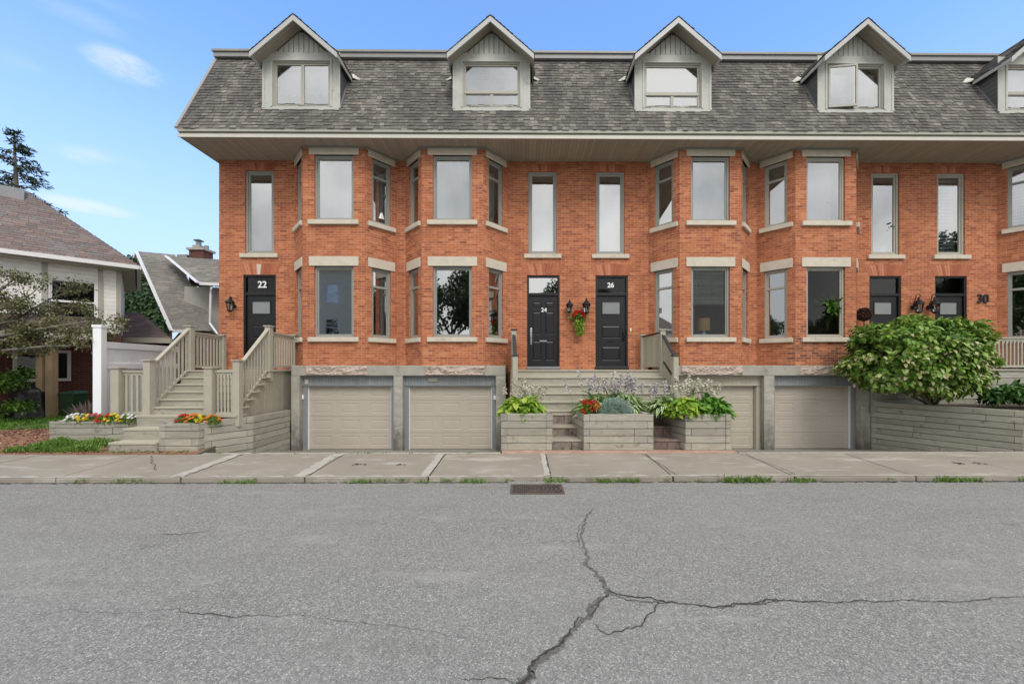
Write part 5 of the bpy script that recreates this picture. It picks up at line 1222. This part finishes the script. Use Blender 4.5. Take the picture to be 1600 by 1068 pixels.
# cream house
E = Vector((-13.3, 13.9)); d2 = Vector((.722, .692)); n2 = Vector((-.692, .722)); EZ = at(220, 415, 13.9).z
ch = empty('cream_house', (-15, 14, .5)); tag(ch, 'cream sided house with brown red hip roof at the left edge', 'house')
def HP(t, w_, z): q = E - d2 * t + n2 * w_; return (q.x, q.y, z)
LEN = 16; W2 = 5.6; w1 = 2.8; rz = EZ + 2.6
b = MB()
def hip_plane(a, c, e, f):   # eave a->c, top e(above a) f(above c)
    a, c, e, f = map(Vector, (a, c, e, f)); ua = (c - a).normalized(); Lh = (c - a).length; mid = (e - a) - ua * (e - a).dot(ua); H = mid.length; va = mid / H; na = ua.cross(va)
    if na.z < 0: na = -na
    lu = (e - a).dot(ua); ru = (f - a).dot(ua)
    b.poly(a, c, f, e); shingles(b, a + na * .01, ua, va, na, Lh, H, .14, .3, clip=lambda v: (lu * v / H, Lh + (ru - Lh) * v / H), thick=.012)
hip_plane(HP(LEN, 0, EZ), HP(0, 0, EZ), HP(LEN - 2.8, w1, rz), HP(w1, w1, rz))
hip_plane(HP(0, 0, EZ), HP(0, W2, EZ), HP(w1, w1, rz), HP(w1, w1 + .01, rz))
b.poly(HP(0, W2, EZ), HP(LEN, W2, EZ), HP(LEN - 2.8, w1, rz), HP(w1, w1, rz)); b.build('roof', M['shingle_red'], ch, uv=False)
b = MB(); b.prism([HP(w1, w1 - .5, rz - .55), HP(LEN, w1 - .5, rz - .55), HP(LEN, w1 + 1, rz - .55), HP(w1, w1 + 1, rz - .55)], [HP(w1, w1 - .5, rz - .08), HP(LEN, w1 - .5, rz - .08), HP(LEN, w1 + 1, rz - .08), HP(w1, w1 + 1, rz - .08)]); b.build('ridge_box', M['metalgrey'], ch)
b = MB()
for (s0, s1) in (((LEN, 0), (0, 0)), ((0, 0), (0, W2))):
    b.bar(HP(s0[0], s0[1], EZ - .07), HP(s1[0], s1[1], EZ - .07), .12, .13)
b.build('gutter', M['white'], ch)
b = MB(); b.prism([HP(LEN, .1, EZ - .18), HP(.1, .1, EZ - .18), HP(.1, W2, EZ - .18), HP(LEN, W2, EZ - .18)], [HP(LEN, .1, EZ - .13), HP(.1, .1, EZ - .13), HP(.1, W2, EZ - .13), HP(LEN, W2, EZ - .13)]); b.build('eave_soffit', M['trim'], ch)
Tc = lambda u, d, z: HP(u, .5 + d, z)   # u measured from the right corner leftwards
b = MB(); wop = (1.0, 2.1, 3.35, 4.85)
wall_panel(b, Tc, .45, LEN - .5, 3.1, EZ - .18, [wop], .1); b.poly(HP(.45, .5, 3.1), HP(.45, W2 - .3, 3.1), HP(.45, W2 - .3, EZ - .18), HP(.45, .5, EZ - .18)); b.build('siding_wall', M['siding'], ch)
b = MB(); wall_panel(b, Tc, .45, LEN - .5, .3, 3.1, [(1.6, 2.8, 1.5, 2.5)], .1); b.poly(HP(.45, .5, .3), HP(.45, W2 - .3, .3), HP(.45, W2 - .3, 3.1), HP(.45, .5, 3.1)); b.build('brick_wall', M['redbrick'], ch)
window(Tc, *wop, [(0, 1, .5, 1), (0, 1, 0, .5)], 'white', par=ch, rec=.02, glass='glass_clear'); window(Tc, 1.6, 2.8, 1.5, 2.5, [(0, .5, 0, 1), (.5, 1, 0, 1)], 'white', par=ch, rec=.02, glass='glass_clear')
b = MB()
for a_, c_ in ((.88, 1.0), (2.1, 2.22)): b.box(a_, c_, -.03, 0, 3.1, EZ - .2, Tc)
b.box(.45, .57, -.03, -.001, 3.1, EZ - .2, Tc); b.build('wall_trim', M['trim'], ch)
b = MB(); b.box(.6, LEN - .6, 1.5, 1.6, .3, 5, Tc); b.build('rooms', M['darkroom'], ch)
# low brown porch roof with posts
b = MB(); A_ = Vector(HP(LEN - 2, -1.6, 2.95)); C_ = Vector(HP(.9, -1.6, 2.95))
ua = (C_ - A_).normalized(); Ht = Vector(HP(LEN - 2, .5, 3.6)) - A_; H = Ht.length; va = Ht.normalized(); na = ua.cross(va); na = na if na.z > 0 else -na
b.poly(A_, C_, C_ + Ht, A_ + Ht); shingles(b, A_ + na * .01, ua, va, na, (C_ - A_).length, H, .14, .3); b.build('porch_roof', M['shingle_brown'], ch, uv=False)
b = MB(); b.bar(A_ - Vector((0, 0, .08)), C_ - Vector((0, 0, .08)), .05, .16); b.bar(C_ - Vector((0, 0, .08)), C_ + Ht - Vector((0, 0, .1)), .05, .16); b.build('porch_fascia', M['trim_light'], ch)
for px_ in (66, 81):
    q = at(px_, 572, 11.75); b = MB(); b.box(q.x - .09, q.x + .09, 11.66, 11.84, .45, 2.9); b.build('porch_post', M['wood'], ch, bevel=.008)
b = MB(); b.box(-1.6 * 0 + 3.2, LEN - 2, -1.5, .45, .42, .78, Tc); b.build('porch_deck', M['redbrick'], ch)
# right hand low wing with brown hip roof
P1 = at(100, 521, 14.6); P2 = at(267, 527, 15.6); P3 = at(216, 500, 17.2); P4 = at(100, 485, 16.6); P5 = at(267 + 8, 527, 20); P2.z = P1.z = 3.08; P5.z = 3.08
b = MB(); hip_plane(P1, P2, P4, P3); hip_plane(P2, P5, P3, P3 + Vector((0, .3, 0))); b.build('wing_roof', M['shingle_brown'], ch, uv=False)
b = MB(); b.bar(P1 - Vector((0, 0, .1)), P2 - Vector((0, 0, .1)), .06, .2); b.bar(P2 - Vector((0, 0, .1)), P5 - Vector((0, 0, .1)), .06, .2); b.build('wing_fascia', M['timber_clean'], ch)
b = MB(); o1 = Vector((-.1, .3, 0)); b.poly((P1.x, P1.y + .3, .3), (P2.x - .3, P2.y + .3, .3), (P2.x - .3, P2.y + .3, 3), (P1.x, P1.y + .3, 3)); b.poly((P2.x - .3, P2.y + .3, .3), (P5.x - .3, P5.y, .3), (P5.x - .3, P5.y, 3), (P2.x - .3, P2.y + .3, 3)); b.build('wing_wall', M['redbrick'], ch)
# bin and covered grill
q = at(109, 600, 12.9); e = empty('green_bin', (q.x, 12.6, .5)); tag(e, 'dark green wheeled waste bin against the brick wall behind the lawn', 'bin'); qx = X(111, 11.95)
b = MB(); b.prism([(qx - .17, 11.85, .48), (qx + .17, 11.85, .48), (qx + .17, 12.15, .48), (qx - .17, 12.15, .48)], [(qx - .22, 11.8, 1.15), (qx + .22, 11.8, 1.15), (qx + .22, 12.2, 1.15), (qx - .22, 12.2, 1.15)]); b.build('body', M['greenbin'], e, bevel=.02)
b = MB(); b.prism([(qx - .25, 11.77, 1.15), (qx + .25, 11.77, 1.15), (qx + .25, 12.24, 1.15), (qx - .25, 12.24, 1.15)], [(qx - .2, 11.83, 1.22), (qx + .2, 11.83, 1.22), (qx + .2, 12.2, 1.25), (qx - .2, 12.2, 1.25)]); b.build('lid', M['greenbin'], e, bevel=.02)
b = MB(); b.tube((qx - .26, 12.15, .57), (qx - .2, 12.15, .57), .1, n=14); b.tube((qx + .2, 12.15, .57), (qx + .26, 12.15, .57), .1, n=14); b.build('wheels', M['blackcap'], e)
gx = X(37, 11.6); e = empty('covered_grill', (gx, 11.7, .78)); tag(e, 'black tarpaulin covered grill on the porch at the left edge', 'grill')
b = MB(); ng, nr = 40, 10
for j in range(nr + 1):
    t = j / nr; r_ = [.52, .50, .47, .46, .46, .45, .44, .43, .38, .25, .0][j]
    for i in range(ng):
        a = 2 * math.pi * i / ng; rr_ = r_ * (1 + .12 * noise.noise(Vector((math.cos(a) * 3, math.sin(a) * 3, t * 1.5))) + .04 * math.sin(a * 11) * (1 - t)); b.v.append((gx + rr_ * math.cos(a) * 1.1, 11.75 + rr_ * math.sin(a) * .7, .5 + t * 1.0))
for j in range(nr):
    for i in range(ng): b.f.append((j * ng + i, j * ng + (i + 1) % ng, (j + 1) * ng + (i + 1) % ng, (j + 1) * ng + i))
b.build('tarpaulin', M['tarp'], e, smooth=True)
b = MB(); b.lathe((gx, 11.75, 1.0), [(.46, -.015), (.48, 0), (.46, .015)], 20); b.build('tie_cord', M['blackcap'], e)

# grey steep roofed house behind
gh_ = empty('grey_roof_house', (-15, 20, .5)); tag(gh_, 'house with steep grey shingle roofs, white rakes and brick chimney behind the cream house', 'house')
b = MB(); A_ = at(214, 393, 21.5); B_ = at(269, 517, 18.8); C_ = at(345, 404, 25.0); D_ = at(352, 517, 20.2)
def roofplane(bl, tl, tr, br, row=.16):
    bl, tl, tr, br = map(Vector, (bl, tl, tr, br)); b.poly(bl, br, tr, tl)
    ua = (br - bl).normalized(); h_ = (tl - bl) - ua * (tl - bl).dot(ua); H = h_.length; va = h_ / H; na = ua.cross(va); na = na if na.y < 0 else -na
    lu = (tl - bl).dot(ua); ru = (tr - bl).dot(ua); Lh = (br - bl).length
    shingles(b, bl + na * .02, ua, va, na, 40, H, row, .32, clip=lambda v: (lu * v / H, Lh + (ru - Lh) * v / H), thick=.014)
roofplane(B_, A_, at(275, 402, 23), at(338, 517, 19.8)); b.build('steep_roof', M['shingle_far'], gh_, uv=False)
b = MB(); q1, q2, q3, q4 = at(312, 443, 19.6), at(262, 401, 21.5), at(380, 410, 24), at(400, 450, 20.2)
q4.z = q1.z; roofplane(q1, q2, q3, q4); b.build('front_roof', M['shingle_far'], gh_, uv=False)
b = MB(); b.bar(A_ + Vector((.06, -.10, 0)), B_ + Vector((.06, -.10, 0)), .05, .15, up=(0, -1, 0)); b.bar(q2 + Vector((.04, -.12, 0)), q1 + Vector((.04, -.12, 0)), .05, .2, up=(0, -1, 0)); b.bar(q1, q4, .14, .14); b.bar(B_, at(300, 517, 18.9), .1, .12)
b.bar(A_, at(200, 430, 21.8), .06, .14, up=(0, -1, 0)); b.build('rake_boards', M['white'], gh_)
b = MB(); q5 = at(330, 450, 19.4); b.pipe([q5, q5 + Vector((-.1, .1, -.25)), at(328, 505, 19.5), at(340, 522, 19.0)], .045, n=8); b.build('downspout', M['white'], gh_)
b = MB(); a1 = at(288, 440, 20.3); a2 = at(400, 450, 20.9); b.poly((a1.x, a1.y, .5), (a2.x, a2.y, .5), (a2.x, a2.y, q1.z), (a1.x, a1.y, q1.z)); b.poly(at(214, 396, 21.55), at(269, 519, 18.95), (at(269, 519, 18.9).x, 18.95, .5), (at(180, 519, 22).x, 22, .5), at(190, 470, 22.0)); b.build('stucco_wall', M['stucco'], gh_)
b = MB(); z0_ = at(268, 519, 18.8).z; b.poly((at(180, 519, 18.6).x, 19.0, .5), (at(400, 519, 18.9).x, 19.3, .5), (at(400, 519, 18.9).x, 19.3, z0_), (at(268, 519, 18.6).x, 19.0, z0_)); b.build('brick_base', M['redbrick'], gh_)
q = at(311, 412, 22.5); hwid = .4; b = MB(); zc1 = at(311, 392, 22.5).z; b.box(q.x - hwid, q.x + hwid, 22.3, 23, q.z - 1.2, zc1); chm = b.build('chimney', M['redbrick'], gh_)
b = MB(); b.box(q.x - hwid - .08, q.x + hwid + .08, 22.2, 23.1, zc1, zc1 + .12); b.box(q.x - .3, q.x + .1, 22.4, 22.8, zc1 + .12, zc1 + .32); b.build('chimney_crown', M['concrete'], chm)
b = MB(); b.tube((q.x - .1, 22.6, zc1 + .3), (q.x - .1, 22.6, zc1 + .55), .13, n=10); b.lathe((q.x - .1, 22.6, zc1 + .6), [(.26, 0), (.0, .12)], 10); b.tube((q.x + .35, 22.6, zc1 + .1), (q.x + .35, 22.6, zc1 + .32), .11, n=10); b.tube((q.x - .85, 22.6, q.z - .6), (q.x - .85, 22.6, q.z + .45), .13, n=10); b.box(q.x - 1.15, q.x - .6, 22.4, 22.8, q.z + .25, q.z + .5); b.build('flue', M['metalgrey'], chm)
iv = plant('ivy', at(240, 515, 18.7).x, 18.8, .5, 'dark green ivy covering the gable wall under the white rake', 'ivy')
n = 9000; s_ = rng.random(n); t_ = rng.random(n); Pl = np.array([tuple(at(190, 520, 21.5))]) ; a0 = np.array(tuple(at(212, 400, 21.4))); b0 = np.array(tuple(at(270, 519, 18.75))); c0 = np.array(tuple(at(183, 521, 21.6)))
fl = s_ + t_ > 1; s_[fl] = 1 - s_[fl]; t_[fl] = 1 - t_[fl]; C = a0 + (b0 - a0) * s_[:, None] + (c0 - a0) * t_[:, None]; keep = (C[:, 2] < a0[2] - .3 + .8 * np.array([noise.noise(Vector(c) * .9) for c in C])); C = C[keep]; C[:, 1] -= .05 + .25 * rng.random(len(C)); C[:, 0] -= .9 * rng.random(len(C)) ** 2; n = len(C)
leaves('foliage', C, rng.normal(size=(n, 3)) * .5 + np.array([.2, -.4, -.7]), rng.normal(size=(n, 3)) * .4 + np.array([.3, -1, .3]), .2, .18, M['l_ivy'], iv)

# ------------------------------------------------------------------ trees
# purple leaved tree reaching in from the left
tr = plant('purple_leaf_tree', -14.6, 9.9, .35, 'purple and green leaved small tree reaching in from the left edge', 'tree')
random.seed(11); b = MB(); root = Vector((-14.6, 9.9, .35)); top = Vector((-14.4, 9.9, 2.4)); b.pipe([root, Vector((-14.55, 9.92, 1.3)), top], .13, .1, 9); ce = []; rad = []
targets = [(100, 505, 9.9), (20, 470, 9.7), (60, 450, 10.0), (130, 470, 13), (170, 520, 10.0), (140, 540, 9.6), (30, 430, 9.9), (90, 480, 10.2), (190, 500, 10.1), (40, 520, 9.6), (120, 450, 10.3), (10, 500, 13), (-20, 440, 9.9), (-40, 480, 9.6), (150, 500, 9.5), (70, 530, 9.9), (-60, 430, 13), (-90, 470, 10.2), (-30, 380 + 30, 10.1)]
for (px_, py_, Y_) in targets:
    t = at(px_, py_, Y_); m1_ = top.lerp(t, .4) + Vector((0, random.uniform(-.2, .2), random.uniform(-.1, .25))); m2_ = top.lerp(t, .75) + Vector((0, random.uniform(-.15, .15), random.uniform(-.1, .2)))
    b.pipe([top, m1_, m2_, t], .04, .008, 6)
    for (f0, f1) in ((m1_, m2_), (m2_, t)):
        for k in range(3):
            s0 = f0.lerp(f1, random.random()); e0 = s0 + Vector((random.uniform(-.1, .5), random.uniform(-.3, .3), random.uniform(-.3, .35))); b.pipe([s0, e0], .008, .003, 4)
            for u in (.3, .6, .9): ce.append(tuple(s0.lerp(e0, u))); rad.append(.2)
    ce.append(tuple(t)); rad.append(.22)
b.build('trunk', M['greybark'], tr, uv=False); C = clump_pts(ce, rad, 34); n = len(C)
leaves('crown', C, rng.normal(size=(n, 3)) * .7 + np.array([.2, 0, -.3]), rand_dirs(n) + np.array([0, 0, 1.2]), .075 * (.6 + .7 * rng.random(n)), .035, M['l_crab'], tr)
# green bush at the edge
q = at(0, 600, 10.6); e = plant('green_bush', q.x - .2, 10.6, .4, 'bright green bush at the left edge below the purple tree', 'bush')
C = clump_pts([(q.x - .3 + random.uniform(-.5, .65), 10.6 + random.uniform(-.3, .3), 1.3 + random.uniform(-.5, 1.1)) for _ in range(16)], [.28] * 16, 90); C = C[C[:, 2] > .5]; n = len(C)
leaves('crown', C, rng.normal(size=(n, 3)) + np.array([.2, 0, .1]), rand_dirs(n) + np.array([0, 0, 1]), .1, .05, M['l_green'], e); b = MB(); b.pipe([(q.x - .3, 10.6, .4), (q.x - .3, 10.6, 1.3)], .04, .02); b.build('trunk', M['bark'], e)
# grass plume near the fence
q = at(145, 640, 9.9); C = np.array([[X(140, 10.3) + random.uniform(-.08, .08), 10.3, .45] for _ in range(40)]); D = rng.normal(size=(40, 3)) * np.array([.45, .3, .1]) + np.array([-.15, 0, 1]); o = leaves('ornamental_grass', C, D, rand_dirs(40), .65, .03, leafmat('purple_grass', [(0, (.1, .07, .07)), (1, (.3, .24, .2))]), None, droop=.35); tag(o, 'purple ornamental grass tuft beside the white fence post', 'grass plant')
# spruce behind the cream house
sp_ = plant('spruce_tree', at(24, 300, 26).x, 26, .5, 'sparse dark spruce top rising behind the cream house roof', 'tree')
xx = at(24, 300, 26).x; topz = at(18, 203, 26).z; b = MB(); b.pipe([(xx, 26, .5), (xx + .2, 26, topz * .6), (xx - .1, 26, topz)], .35, .03, 8); C = []; D = []; random.seed(5)
z = topz - .25
while z > 6:
    k = topz - z; rr_ = .3 + .42 * k
    for j in range(7):
        a = random.uniform(0, 6.28); L_ = rr_ * random.uniform(.55, 1.1); s0 = Vector((xx, 26, z + random.uniform(-.2, .2))); e0 = s0 + Vector((math.cos(a) * L_, math.sin(a) * L_, -.22 * L_ + .1)); b.pipe([s0, s0.lerp(e0, .5) + Vector((0, 0, .06 * L_)), e0], .035, .01, 4)
        m_ = int(15 * L_) + 6
        for t in range(m_):
            f = random.uniform(.15, 1.03); c = s0.lerp(e0, f); C.append((c.x + random.gauss(0, .07), c.y + random.gauss(0, .07), c.z + random.gauss(-.03, .06))); D.append((math.cos(a) * .6 + random.gauss(0, .5), math.sin(a) * .6 + random.gauss(0, .5), random.gauss(-.25, .35)))
    z -= random.uniform(.5, .72)
b.build('trunk', M['bark'], sp_, uv=False); C = np.array(C); leaves('crown', C, np.array(D), rand_dirs(len(C)), .3, .075, M['l_spruce'], sp_)
def broadleaf(name, x, y, z, h, label, seed, rad=1.1, per=150, L=.28, cat='tree', group=None, m='l_maple'):
    e = plant(name, x, y, z, label, cat, group); tips = limb_tree(e, (x, y, z), h, 1, .22, 7, M['bark'], seed); random.seed(seed)
    C = clump_pts([tuple(t) for t in tips], [rad * random.uniform(.6, 1.1) for _ in tips], per); n = len(C); leaves('crown', C, rng.normal(size=(n, 3)) + np.array([0, 0, -.3]), rand_dirs(n) + np.array([0, 0, .8]), L, L * .6, M[m], e); return e
g2 = 'broadleaf trees around the street'
t1 = broadleaf('broadleaf_tree', -17.2, 27.5, .5, 9, 'green tree filling the gap between the cream house and the grey roofed house', 21, 1.0, 90, .22, group=g2, m='l_green')
# across the street, seen mirrored in the windows
broadleaf('broadleaf_tree', -6.3, -13, .06, 11, 'tall street tree across the road mirrored in the second bay window', 31, 1.7, 300, group=g2)
for (x_, y_, s_, r_, lab) in ((-2.6, -17, .8, 1, 'lower street tree across the road beside the tall mirrored one'), (27, -13, .95, 2, 'street tree across the road mirrored in the fourth bay window'), (34.5, -14, 1.05, 3, 'street tree across the road mirrored in the tall upper windows at right'), (41, -17, 1.1, 4, 'rightmost street tree across the road'), (-26, -8, .9, 5.5, 'added street tree beyond the stucco house across the road, darkens angled bay panes'), (-42, 4.5, .8, 2.5, 'added street tree far down the road at the left, darkens angled bay panes'), (16.5, -13.5, .8, 5, 'added middle street tree across the road far back, darkens the third bay reflection'), (22, -18, .7, 1.7, 'street tree across the road behind the one mirrored in the fourth bay')):  # far left trees and the middle tree, added to darken bay window reflections
    src = [o for o in COL.objects if o.get('label', '').startswith('tall street tree')][0]; c = copy_tree(src); c.location = (x_, y_, .06); c.scale = (s_,) * 3; c.rotation_euler = (0, 0, r_); c['label'] = lab
oh = empty('opposite_house', (-17, -14, .06)); tag(oh, 'pale stucco house across the road mirrored in the first bay window', 'house')
TO = lambda u, d, z: (u, -14 - d, z)
b = MB(); wl = [(x_ - .6, x_ + .6, z_, z_ + 1.7) for x_ in (-20.5, -17.2, -13.8) for z_ in (1.4, 4.6, 7.8)]; wall_panel(b, TO, -23, -11.5, 0, 10.8, wl); b.poly(TO(-11.5, 0, 0), TO(-11.5, 9, 0), TO(-11.5, 9, 10.8), TO(-11.5, 0, 10.8)); b.poly(TO(-23, 0, 0), TO(-23, 9, 0), TO(-23, 9, 10.8), TO(-23, 0, 10.8)); b.build('wall', M['warmwall'], oh)
b = MB(); b.prism([TO(-23.5, -.5, 10.8), TO(-11, -.5, 10.8), TO(-11, 9.5, 10.8), TO(-23.5, 9.5, 10.8)], [TO(-20, 4, 13), TO(-14.5, 4, 13), TO(-14.5, 5, 13), TO(-20, 5, 13)]); b.build('roof', M['shingle_far'], oh)
b = MB(); b.box(-22.8, -11.7, .3, .35, .1, 10.6, TO); b.build('rooms', M['darkroom'], oh)
for o_ in wl: window(TO, *o_, [(0, 1, .5, 1), (0, 1, 0, .5)], 'white', par=oh)
